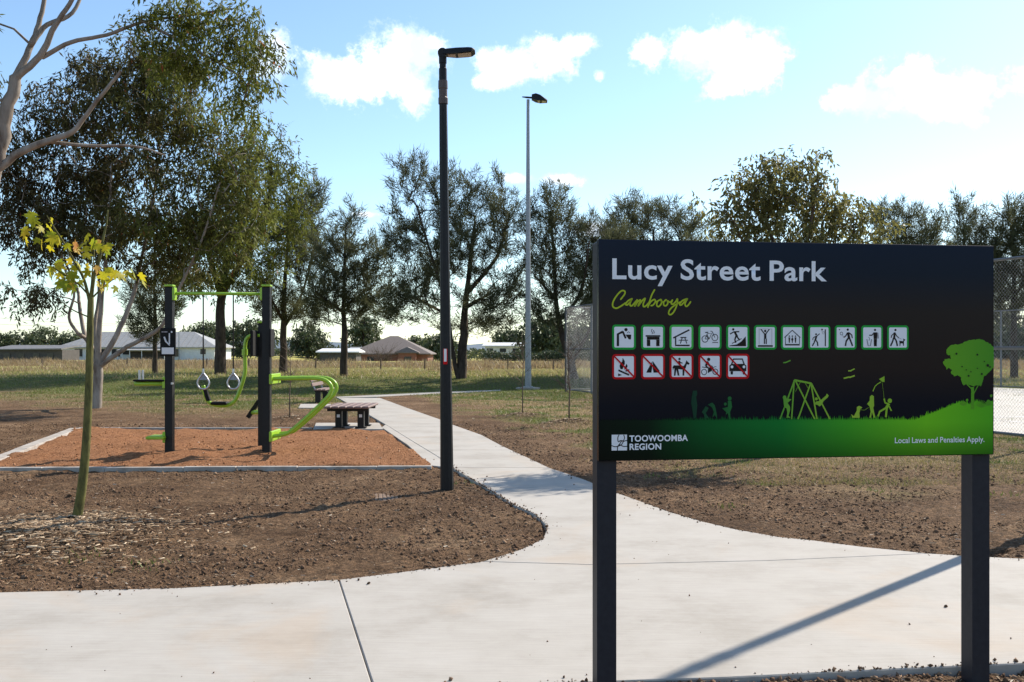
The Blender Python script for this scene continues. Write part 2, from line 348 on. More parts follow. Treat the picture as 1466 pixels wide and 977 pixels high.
# strip between path and fitness pad
slab([U(552,608), U(546,612), U(583,637), U(616,666.5), U(648,670), U(627,654), U(589,631)], 'edge_strip', cham=.005)
fw = [U(*p) for p in [(483,569.5),(539,568),(629,563.2),(717,559.6),(717,558.2),(629,561.4),(527,566),(481,568.2)]]
cp = tag(empty('far_path'), kind='structure')
slab(fw, 'slab', cp)
bpad = tag(slab([U(452,605.5), U(543,605.5), U(549,614.6), U(448,614.6)], 'bench_slab', None), kind='structure')
bpad2 = tag(slab([U(430,578.5), U(474,578.5), U(474,584), U(427,584)], 'seat_slab', None), kind='structure')

# ------------------------------------------------------------------ ground
PADC = [U(-30,671), U(620,668.5), U(549,615), U(112,615)]
def clods_ok(x, y): return ~inpoly(x, y, pathpoly)
def axis(segs):
    out = [segs[0][0]]
    for a, b, d0, d1 in segs:
        p = a
        while p < b-1e-6:
            t = (p-a)/(b-a); p = min(b, p+d0*(d1/d0)**t); out.append(p)
    return np.array(out)
gx = axis([(-9000,-300,1500,60),(-300,-30,60,1.5),(-30,-7,1.5,.06),(-7,7,.042,.042),(7,30,.06,1.5),(30,300,1.5,60),(300,9000,60,1500)])
gy = axis([(-9000,-200,1500,40),(-200,0,40,.6),(0,4.3,.5,.06),(4.3,14,.042,.042),(14,24,.045,.12),(24,60,.12,.9),(60,300,.9,15),(300,12000,15,2000)])
GX, GY = np.meshgrid(gx, gy)
MULCH = [(-4.05, 8.5, 1.45, .14)]
SAPS = [U(748,596), U(815,607), U(415,601)]
for sx, sy in SAPS: MULCH.append((sx, sy, .75, .10))
def masks(x, y):
    pd = polydist(x, y, LW[3:]+RW[:-1]+[LW[3]])
    nz = fbm(x, y, .35, 4, 3); nz2 = fbm(x, y, 1.3, 4, 8)
    right = sst(0, 1.2, x+ (y-14)*.24+1)              # side of the spur path
    # right side: turf starts away from the path; left: bare until well behind the pad
    edgeR = np.maximum(sst(10.8, 13.8, y+(nz-.5)*5+(x-6)*.1), 0)*sst(1.0, 2.8, pd+(nz2-.5)*2.2)
    edgeL = sst(23, 31, y+(nz-.5)*9-np.clip(-x-8, 0, 30)*.9)
    dry = np.where(right > .5, edgeR, edgeL)
    green = dry*sst(.52, .66, nz2+.12*sst(20, 34, y)+.1*(nz-.5))*.9
    green = np.maximum(green, dry*sst(33, 39, y)*.9)
    far = sst(46, 50, y+(nz-.5)*3)
    pad = inpoly(x, y, PADC).astype(float)
    return dry, green, far, pad
def gh(x, y, m=None):
    dry, green, far, pad = m if m is not None else masks(x, y)
    inp = inpoly(x, y, pathpoly) | inpoly(x, y, fw)
    h = -.025+(fbm(x, y, .45, 3, 21)-.5)*.07
    near = 1-sst(18, 32, y)
    h = h+((fbm(x, y, 3.1, 5, 5)-.5)*.055*(1-.6*dry)+(fbm(x, y, 9, 4, 9)-.5)*.05*(1-.7*dry))*near*(1-pad)
    h = np.where(pad > .5, .005+(fbm(x, y, 1.8, 5, 31)-.5)*.17, h)
    for mx_, my_, mr_, mh_ in MULCH:
        d = np.hypot(x-mx_, (y-my_))/mr_; h = h+mh_*np.clip(1-d*d, 0, 1)**1.3
    h = h+(fbm(x, y, .03, 3, 77)-.5)*.5*sst(36, 80, y)
    h = h+.35*sst(41.5, 46.5, y)*(1-sst(2, 7, x))*(1-sst(58, 85, y))
    h = h-1.9*sst(150, 178, y)*sst(-48, -40, x)
    slabm = inpoly(x, y, [U(452,605.5), U(543,605.5), U(549,614.6), U(448,614.6)]) | inpoly(x, y, [U(430,578.5), U(474,578.5), U(474,584), U(427,584)])
    h = np.where(slabm, -.05, h); h = np.where(inp, -.07, h)
    edge = polydist(x, y, LW+RW+nearW)
    h = np.where((edge < .25) & ~inp, np.minimum(h, -.012-.02*(fbm(x, y, 6, 2, 4)-.5)), h)
    return h
mk_ = masks(GX, GY); GZ = gh(GX, GY, mk_)
ny, nx = GX.shape
idx = np.arange(nx*ny).reshape(ny, nx)
F = np.stack([idx[:-1,:-1].ravel(), idx[:-1,1:].ravel(), idx[1:,1:].ravel(), idx[1:,:-1].ravel()], 1)
gme = np_mesh('ground', np.stack([GX.ravel(), GY.ravel(), GZ.ravel()], 1), F, dict(dry=mk_[0].ravel(), green=mk_[1].ravel(), far=mk_[2].ravel(), pad=mk_[3].ravel()), True)
tag(link('ground', gme, M['ground']), kind='structure')
def gz(x, y): return float(gh(np.array([x], float), np.array([y], float))[0])

# far hills, distance haze painted as blue into their colour
rng = np.random.default_rng(2)
hv = []; hf = []
xs = np.linspace(-9000, 9000, 160)
ht = 60+170*fbm(xs, xs*0+3.3, .0009, 4, 12); ht *= .55
for i, x in enumerate(xs): hv += [(x, 8200, -5), (x+30, 8900, ht[i]), (x, 10500, -5)]
for i in range(len(xs)-1):
    a = i*3; hf += [(a, a+3, a+4, a+1), (a+1, a+4, a+5, a+2)]
tag(link('hills', np_mesh('hills', hv, hf, smooth=True), mat('hill_haze_blue', (.12,.16,.2), (.09,.13,.17), .95, .004)), kind='structure')

# fitness pad kerbs
kb = tag(empty('pad_kerb'), kind='structure')
def kerb(a, b, w, h, n, name='kerb_block'):
    a = Vector(a); b = Vector(b); d = (b-a); L = d.length; d.normalize(); rz = math.atan2(d.y, d.x); r = random.Random(int(L*100))
    cuts = sorted([0, L]+[L*(i+r.uniform(-.15,.15))/n for i in range(1, n)])
    for p, q in zip(cuts[:-1], cuts[1:]):
        c = a+d*((p+q)/2); MB().box((c.x, c.y, -.05+h/2+r.uniform(-.004,.004)), (q-p-.008, w, h+.1), rz, bev=.006).build(name, M['kerb'], kb)
kerb(U(-30,671.5), U(618,669), .10, .018, 7)
kerb(U(113,614.2), U(447,613.6), .08, .025, 5)
kerb(U(-30,668.5), U(108,614.6), .2, .028, 3)

# ------------------------------------------------------------------ scattered ground stuff
def scatter_mesh(name, base_v, base_f, loc, scale, rot, var, mt):
    N = len(loc); k = len(base_v)
    bv = np.asarray(base_v, float)
    v = bv[None]*scale[:, None, :]
    if rot is not None: v = np.einsum('nij,nkj->nki', rot, v)
    v = v+loc[:, None, :]
    f = (np.asarray(base_f)[None]+(np.arange(N)*k)[:, None, None]).reshape(-1, len(base_f[0]))
    me = np_mesh(name, v.reshape(-1,3), f, dict(v=np.repeat(var, k)))
    return link(name, me, mt)
def rotz(a):
    c, s = np.cos(a), np.sin(a); z = np.zeros_like(a); o = np.ones_like(a)
    return np.stack([np.stack([c,-s,z],1), np.stack([s,c,z],1), np.stack([z,z,o],1)], 1)
def rand_rot(rng, n, tilt=1.):
    a = rotz(rng.uniform(0, 6.283, n)); t = rng.normal(0, tilt, n); c, s = np.cos(t), np.sin(t); z = np.zeros(n); o = np.ones(n)
    rx = np.stack([np.stack([o,z,z],1), np.stack([z,c,-s],1), np.stack([z,s,c],1)], 1)
    return np.einsum('nij,njk->nik', a, rx)
OCT = [(1,0,0),(-1,0,0),(0,1,0),(0,-1,0),(0,0,1),(0,0,-.6),(.6,.6,.3)]; OCF = [(0,6,4),(6,2,4),(2,1,4),(1,3,4),(3,0,4),(2,0,5),(1,2,5),(3,1,5),(0,3,5),(0,2,6)]
def view_pts(rng, n, y0, y1, pw=1.6, margin=.56):
    y = y0+(y1-y0)*rng.random(n)**pw; x = rng.uniform(-margin, margin, n)*y; return x, y
x, y = view_pts(rng, 90000, 4.5, 22, 1.6)
m4 = masks(x, y); ok = ~inpoly(x, y, pathpoly) & (m4[0] < .6) & (m4[3] < .5) & (fbm(x, y, .9, 3, 44) > .36); x, y = x[ok], y[ok]; n = len(x)
s = .004+.018*rng.random(n)**7+.00035*y; s3 = s[:,None]*rng.uniform(.5, 1.4, (n,3))
tag(scatter_mesh('soil_clods', OCT, OCF, np.stack([x, y, gh(x, y)+s*.05], 1), s3, rand_rot(rng, n), rng.random(n), M['clod']), 'crumbly brown soil clods covering the bare earth beds', 'soil', kind='stuff')
# fitness pad woodchip/soil crumbs
x, y = view_pts(rng, 9000, 13.2, 21.5, 1.2); ok = inpoly(x, y, PADC); x, y = x[ok], y[ok]; n = len(x)
s = .006+.016*rng.random(n)**4
tag(scatter_mesh('pad_crumbs', OCT, OCF, np.stack([x, y, gh(x, y)+s*.2], 1), s[:,None]*rng.uniform(.5,1.4,(n,3)), rand_rot(rng, n), rng.random(n), leafmat('orange_crumb', [(0,(.19,.082,.04)),(.7,(.38,.185,.092)),(.97,(.46,.25,.14)),(1,(.7,.62,.5))], 0, .95, .05)), 'orange brown wood crumbs filling the fitness pad', 'soft fall', kind='stuff')
# straw flakes on soil
FL = [(-1,-.3,0),(1,-.25,.06),(.9,.3,0),(-.9,.25,.12)]
x, y = view_pts(rng, 32000, 4.5, 26, 1.5); m4 = masks(x, y); ok = ~inpoly(x, y, pathpoly) & (m4[3] < .5); x, y = x[ok], y[ok]; n = len(x)
L = .006+.02*rng.random(n)**3
tag(scatter_mesh('straw_litter', FL, [(0,1,2,3)], np.stack([x, y, gh(x, y)+.008], 1), np.stack([L, L*.5, L], 1), rand_rot(rng, n, .5), rng.random(n)**1.6, M['straw']), 'pale straw flakes littered over the bare soil', 'litter', kind='stuff')
# mulch
BX = [(-1,-1,-1),(1,-1,-1),(1,1,-1),(-1,1,-1),(-.8,-.8,1),(.9,-.7,1),(.8,.8,1),(-.9,.7,1)]; BF = [(4,5,6,7),(0,1,5,4),(1,2,6,5),(2,3,7,6),(3,0,4,7)]
for (mx_, my_, mr_, mh_), nn, lab in zip(MULCH, (11000,900,900,400), ('tan bark mulch mounded around the yellow leaved sapling','bark mulch ring under the bare sapling near the galvanised pole','bark mulch ring under the bare sapling nearest the sign','thin mulch ring under the bare sapling beside the gym frame')):
    a = rng.uniform(0, 6.283, nn); d = np.abs(rng.normal(0, .48, nn))*mr_; x = mx_+d*np.cos(a); y = my_+d*np.sin(a)
    L = (.009+.026*rng.random(nn)**2.2)*(1+.02*my_); sc = np.stack([L, L*rng.uniform(.08,.24,nn), L*.07], 1)
    tag(scatter_mesh('mulch', BX, BF, np.stack([x, y, gh(x, y)+.01+rng.uniform(0,.02,nn)], 1), sc, rand_rot(rng, nn, .6), rng.random(nn)**1.3, M['mulch']), lab, 'mulch', kind='stuff')
# crumbs spilled on the concrete near its edges
def along(line, n):
    a = np.array(line); d = np.linalg.norm(np.diff(a, axis=0), axis=1); t = rng.choice(len(d), n, p=d/d.sum()); return a[t]+(a[t+1]-a[t])*rng.random(n)[:,None]
allp = np.concatenate([along(nearW[1:8], 900), along(LW[2:20], 1900), along(RW[5:-1], 1100)]); n = len(allp)
allp = allp+rng.normal(0, 1, (n,2))*(.012+.10*rng.random(n)**5)[:,None]; x, y = allp[:,0], allp[:,1]; kk = fbm(x, y, 1.6, 3, 90) > .42; x, y = x[kk], y[kk]
xx, yy = view_pts(rng, 90, 4.8, 12, 1); x = np.concatenate([x, xx]); y = np.concatenate([y, yy]); ok = inpoly(x, y, pathpoly); x, y = x[ok], y[ok]; n = len(x)
s = .002+.010*rng.random(n)**4+.0002*y
tag(scatter_mesh('path_crumbs', OCT, OCF, np.stack([x, y, s*.5], 1), s[:,None]*rng.uniform(.6,1.5,(n,3)), rand_rot(rng, n), rng.random(n), M['clod']), 'scattered soil crumbs lying on the concrete path', 'soil', kind='stuff')
# short turf
def blades(name, x, y, h, w, var, mt, lean=.35, z=None):
    n = len(x); a = rng.uniform(0, 6.283, n); dx, dy = np.cos(a)*w/2, np.sin(a)*w/2; z = gh(x, y) if z is None else z
    lx, ly = rng.normal(0, lean, n)*h, rng.normal(0, lean, n)*h
    v = np.stack([np.stack([x-dx, y-dy, z-.01], 1), np.stack([x+dx, y+dy, z-.01], 1), np.stack([x+lx, y+ly, z+h], 1)], 1)
    return link(name, np_mesh(name, v.reshape(-1,3), np.arange(n*3).reshape(-1,3), dict(v=np.repeat(var, 3))), mt)
x, y = view_pts(rng, 150000, 12, 62, 1.5, .58); m4 = masks(x, y); ok = (rng.random(len(x)) < m4[0]*1.2) & ~inpoly(x, y, pathpoly) & ~inpoly(x, y, fw) & (m4[3] < .5)
x, y = x[ok], y[ok]; gm = m4[1][ok]; n = len(x)
tag(blades('short_grass', x, y, rng.uniform(.02,.06,n)*(1+gm*.4), .008+.0007*y, np.clip(.25+.6*gm+rng.normal(0,.16,n), 0, 1), M['grassblade'], .6), 'patchy short turf, part straw coloured and part green, beyond the soil', 'grass', kind='stuff')
# green weed tufts
px_, py_ = [], []
for c in [(755,838),(120,800),(210,805),(690,680),(655,690),(1450,705),(1415,705),(1250,700),(935,680),(1040,720)]:
    q = U(*c); px_.append(q[0]+rng.normal(0,.1,26)); py_.append(q[1]+rng.normal(0,.12,26))
x = np.concatenate(px_); y = np.concatenate(py_); ok = ~inpoly(x, y, pathpoly); x, y = x[ok], y[ok]; n = len(x)
tag(blades('weed_tufts', x, y, rng.uniform(.02,.06,n), .014, rng.uniform(.7,1,n), M['grassblade'], .6), 'small green weed tufts sprouting from bare soil', 'weeds', kind='stuff')
# tall dry grass
n = 190000; y = 58+80*rng.random(n)**.9; x = rng.uniform(-.56,.56,n)*y
dens = fbm(x, y, .09, 4, 61)+.30*sst(84, 104, y)-.03; ok = dens > .57+.12*rng.random(n); x, y, dn = x[ok], y[ok], dens[ok]; n = len(x)
tag(blades('tall_dry_grass', x, y, rng.uniform(.3,1.0,n)*np.clip(fbm(x, y, .3, 4, 70)*4.2-1.6,.06,1.5)*.6, .05+.0004*y, np.clip(rng.normal(.42,.22,n),0,1), M['drygrass'], .4), 'tall straw coloured meadow grass in front of the houses', 'grass', kind='stuff')
n = 60000; y = 46+50*rng.random(n); x = rng.uniform(-.56,.56,n)*y
tag(blades('meadow_grass', x, y, rng.uniform(.06,.2,n), .05, np.clip(rng.normal(.85,.18,n),0,1), M['drygrass'], .5), 'low yellow green meadow grass behind the sheoak row', 'grass', kind='stuff')
# ------------------------------------------------------------------ park sign
WB, HB = 1.975, 1.02
SX, SY = (857-CX)*4.574/FPX, 4.574
ZB = 1.091; PW = .092
sign = tag(empty('park_sign', (SX, SY, 0), math.atan2(.287, 1.954)), 'large black and green park sign on two charcoal posts beside the path', 'sign')
src = [(857,342.2),(1423,353),(1422,652),(857,660)]; dst = [(0,1),(1,1),(1,0),(0,0)]
A = []; bb = []
for (x, y), (u, v) in zip(src, dst):
    A.append([x,y,1,0,0,0,-u*x,-u*y]); bb.append(u); A.append([0,0,0,x,y,1,-v*x,-v*y]); bb.append(v)
hh = np.linalg.solve(np.array(A, float), np.array(bb, float))
def B(px, py):
    w = hh[6]*px+hh[7]*py+1; return ((hh[0]*px+hh[1]*py+hh[2])/w*WB, ZB+(hh[3]*px+hh[4]*py+hh[5])/w*HB)
for x0 in (0, WB-PW):
    p = MB().box((x0+PW/2, .032+PW/2, (ZB+HB)/2-.16), (PW, PW, ZB+HB+.31), bev=.006).build('post', M['charcoal'], sign)
    MB().box((x0+PW/2, .032+PW/2, ZB+HB-.003), (PW-.02, PW-.02, .006)).build('post_cap', M['black'], p)
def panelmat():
    m, nt, b = newmat('sign_black_painted_reflection'); b.inputs['Roughness'].default_value = .25; b.inputs['Specular IOR Level'].default_value = .12
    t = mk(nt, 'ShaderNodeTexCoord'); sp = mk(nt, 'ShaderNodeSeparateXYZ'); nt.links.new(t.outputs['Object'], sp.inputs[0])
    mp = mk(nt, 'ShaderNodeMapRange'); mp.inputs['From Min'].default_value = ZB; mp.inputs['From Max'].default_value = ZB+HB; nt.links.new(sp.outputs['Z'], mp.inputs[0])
    r = ramp(nt, mp.outputs[0], [(.0,(.003,.006,.008)),(.25,(.003,.005,.012)),(.42,(.020,.012,.011)),(.68,(.020,.013,.012)),(.86,(.004,.009,.022)),(1,(.004,.010,.028))]); nt.links.new(r.outputs[0], b.inputs['Base Color']); return m  # brown middle and navy top paint reflections into the black base
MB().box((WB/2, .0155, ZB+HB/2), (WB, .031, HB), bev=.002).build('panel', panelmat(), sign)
def printmat(name, stops, vdark=None, rough=.35):
    m, nt, b = newmat(name); b.inputs['Roughness'].default_value = rough; b.inputs['Specular IOR Level'].default_value = .12
    t = mk(nt, 'ShaderNodeTexCoord'); sp = mk(nt, 'ShaderNodeSeparateXYZ'); nt.links.new(t.outputs['Object'], sp.inputs[0])
    mp = mk(nt, 'ShaderNodeMapRange'); mp.inputs['From Max'].default_value = WB; nt.links.new(sp.outputs['X'], mp.inputs[0])
    r = ramp(nt, mp.outputs[0], stops); out = r.outputs[0]
    if vdark:
        mz = mk(nt, 'ShaderNodeMapRange'); mz.inputs['From Min'].default_value = ZB; mz.inputs['From Max'].default_value = ZB+.2; nt.links.new(sp.outputs['Z'], mz.inputs[0])
        r2 = ramp(nt, mz.outputs[0], vdark); x = mk(nt, 'ShaderNodeMix', data_type='RGBA', blend_type='MULTIPLY'); x.inputs['Factor'].default_value = 1
        nt.links.new(out, x.inputs['A']); nt.links.new(r2.outputs[0], x.inputs['B']); out = x.outputs['Result']
    nt.links.new(out, b.inputs['Base Color']); return m
def flat(name, c, rough=.4):
    m, nt, b = newmat(name); b.inputs['Roughness'].default_value = rough; b.inputs['Specular IOR Level'].default_value = .12
    n = noise_n(nt, 5); r = ramp(nt, n.outputs['Fac'], [(.3, tuple(q*.97 for q in c)), (.7, c)]); nt.links.new(r.outputs[0], b.inputs['Base Color']); return m
M['pwhite'] = flat('sign_print_white', (.9,.9,.92)); M['plime'] = flat('sign_print_lime', (.46,.56,.03)); M['pgreen'] = flat('sign_print_green', (.015,.36,.045))
M['pbright'] = flat('sign_print_bright_green', (.06,.5,.07)); M['pred'] = flat('sign_print_red', (.58,.006,.01)); M['pblack'] = flat('sign_print_symbol_black', (.02,.014,.012))
M['pgrey'] = flat('sign_print_grey', (.35,.33,.35))
GR = [(0,(.001,.006,.003)),(.12,(.001,.014,.005)),(.25,(.003,.10,.02)),(.45,(.006,.20,.028)),(.62,(.06,.38,.02)),(.82,(.18,.58,.015)),(1,(.09,.42,.015))]
M['pgrass'] = printmat('sign_print_grass', GR, [(0,(.32,.36,.3)),(.45,(.75,.75,.75)),(.8,(1,1,1))])
M['pfig'] = printmat('sign_print_figures', [(0,(.003,.02,.01)),(.2,(.006,.035,.02)),(.25,(.01,.06,.028)),(.32,(.02,.15,.035)),(.42,(.06,.3,.04)),(.5,(.22,.45,.04)),(.62,(.35,.52,.05)),(.75,(.26,.5,.03)),(.86,(.15,.40,.02)),(1,(.08,.30,.02))])
class Art:                                       # flat print on the panel, in panel coordinates, layer k
    def __init__(s, k=1): s.m = MB(); s.y = -.0006*k
    def poly(s, pts):
        n = len(pts); s.m.add([(x, s.y, z) for x, z in pts], [tuple(range(n))]); return s
    def circ(s, c, rx, rz=None, n=16): rz = rz or rx; return s.poly([(c[0]+rx*math.cos(6.2832*i/n), c[1]+rz*math.sin(6.2832*i/n)) for i in range(n)])
    def line(s, pts, w, roundcap=False, closed=False):
        pts = [Vector(p) for p in pts]; n = len(pts); L = []; Rr = []
        for i, p in enumerate(pts):
            a = pts[i-1] if (i > 0 or closed) else p; b = pts[(i+1) % n] if (i < n-1 or closed) else p
            t = (b-a); t = t.normalized() if t.length > 1e-9 else Vector((1,0)); q = Vector((-t.y, t.x))*(w/2); L.append(p+q); Rr.append(p-q)
        vs = [(p.x, s.y, p.y) for p in L]+[(p.x, s.y, p.y) for p in Rr]
        s.m.add(vs, [(i, (i+1) % n, n+(i+1) % n, n+i) for i in range(n if closed else n-1)])
        if roundcap: s.y -= 5e-5; s.circ(pts[0], w/2, n=10); s.y -= 5e-5; s.circ(pts[-1], w/2, n=10); s.y += 1e-4
        return s
    def build(s, name, mt, parent=None): return s.m.build(name, mt, parent or sign)
def text(body, x0px, x1px, ybase, ytop, mt, name, bold=.0, k=2, tx=None, refcap='H'):
    def mesh(t):
        c = bpy.data.curves.new('t', 'FONT'); c.body = t; c.size = 1; c.offset = bold; c.space_character = 1.0+bold*2.2; c.space_word = .8; c.resolution_u = 4; c.fill_mode = 'FRONT'
        o = bpy.data.objects.new('t', c); COL.objects.link(o); dg = bpy.context.evaluated_depsgraph_get(); dg.update()
        me = bpy.data.meshes.new_from_object(o.evaluated_get(dg)); bpy.data.objects.remove(o); bpy.data.curves.remove(c); return me
    me = mesh(body); mc = mesh(refcap); cap = max(v.co.y for v in mc.vertices); cb = min(v.co.y for v in mc.vertices)
    xs = [v.co.x for v in me.vertices]; a, b = min(xs), max(xs)
    X0, Z0 = B(x0px, ybase); X1, _ = B(x1px, ybase); _, Z1 = B(x0px, ytop)
    for v in me.vertices: v.co = (X0+(v.co.x-a)/(b-a)*(X1-X0), -.0006*k, Z0+(v.co.y-cb)/(cap-cb)*(Z1-Z0))
    me.name = name; me.materials.clear(); return link(name, me, mt, sign)
text('Lucy Street Park', 876.5, 1183.8, 399.4, 369.7, M['pwhite'], 'title_lettering', .02)
text('TOOWOOMBA', 900.8, 984.6, 632.2, 623.2, M['pwhite'], 'council_lettering', .03, 4)
text('REGION', 901, 946.3, 644, 635, M['pwhite'], 'council_lettering', .03, 4)
text('Local Laws and Penalties Apply.', 1280.5, 1408.5, 635.2, 627.2, M['pwhite'], 'notice_lettering', .012, 4)
# handwritten place name
def crop(ox, oy, sc): return lambda p: B(ox+p[0]/sc, oy+p[1]/sc)
c1 = crop(866, 404, 11.277)
scr = [[(255,275),(310,205),(325,160),(300,135),(250,150),(180,230),(130,320),(128,390),(180,420),(250,390),(330,335)],
 [(435,268),(375,298),(335,352),(360,366),(405,320),(440,262),(405,340),(412,378),(440,375),(495,315),(520,285)],
 [(520,285),(478,390),(535,308),(575,290),(535,385),(600,300),(650,262),(618,350),(628,395),(670,375),(725,310)],
 [(800,125),(750,220),(692,405)],[(700,380),(745,310),(800,280),(812,320),(775,370),(745,378)],[(812,320),(850,310)],
 [(900,280),(850,310),(835,370),(865,395),(908,350),(912,295),(895,285),(930,322),(965,305)],
 [(985,285),(950,320),(950,370),(985,380),(1015,340),(1008,300),(1050,325),(1085,295)],
 [(1088,290),(1070,345),(1100,355),(1145,310),(1170,270),(1160,370),(1110,480),(1060,525),(1027,505),(1050,440),(1130,370),(1210,325)],
 [(1310,275),(1250,300),(1205,355),(1230,370),(1285,315),(1330,265),(1292,345),(1310,393),(1345,370),(1380,320)]]
ar = Art(2)
for i, st in enumerate(scr):
    ar.y = -.0012-.00012*i; ar.line(catmull([c1(p) for p in st], 6), .0072, True)
ar.build('script_lettering', M['plime'])
# council logo
lx0, lz0 = B(875.5, 644.8); lx1, lz1 = B(897.5, 622.0); Lw = lx1-lx0; Lh = lz1-lz0
lg = Art(3).poly([(lx0,lz0),(lx1,lz0),(lx1,lz1),(lx0,lz1)]).build('council_logo', M['pwhite'])
def lp(p): return (lx0+(p[0]-107)/248*Lw, lz0+(392-p[1])/257*Lh)
lo = Art(4)
for i, st in enumerate([[(225,137),(205,190),(215,250),(250,230),(290,235),(315,190),(300,137)],[(107,310),(160,330),(220,320),(270,290),(300,245),(355,232)],[(200,392),(205,330),(240,280),(260,245),(300,235)],[(215,300),(260,310),(300,328),(355,325)]]):
    lo.y = -.0024-.0001*i; lo.line(catmull([lp(p) for p in st], 5), Lw*.055)
lo.build('logo_line', M['pblack'], lg)
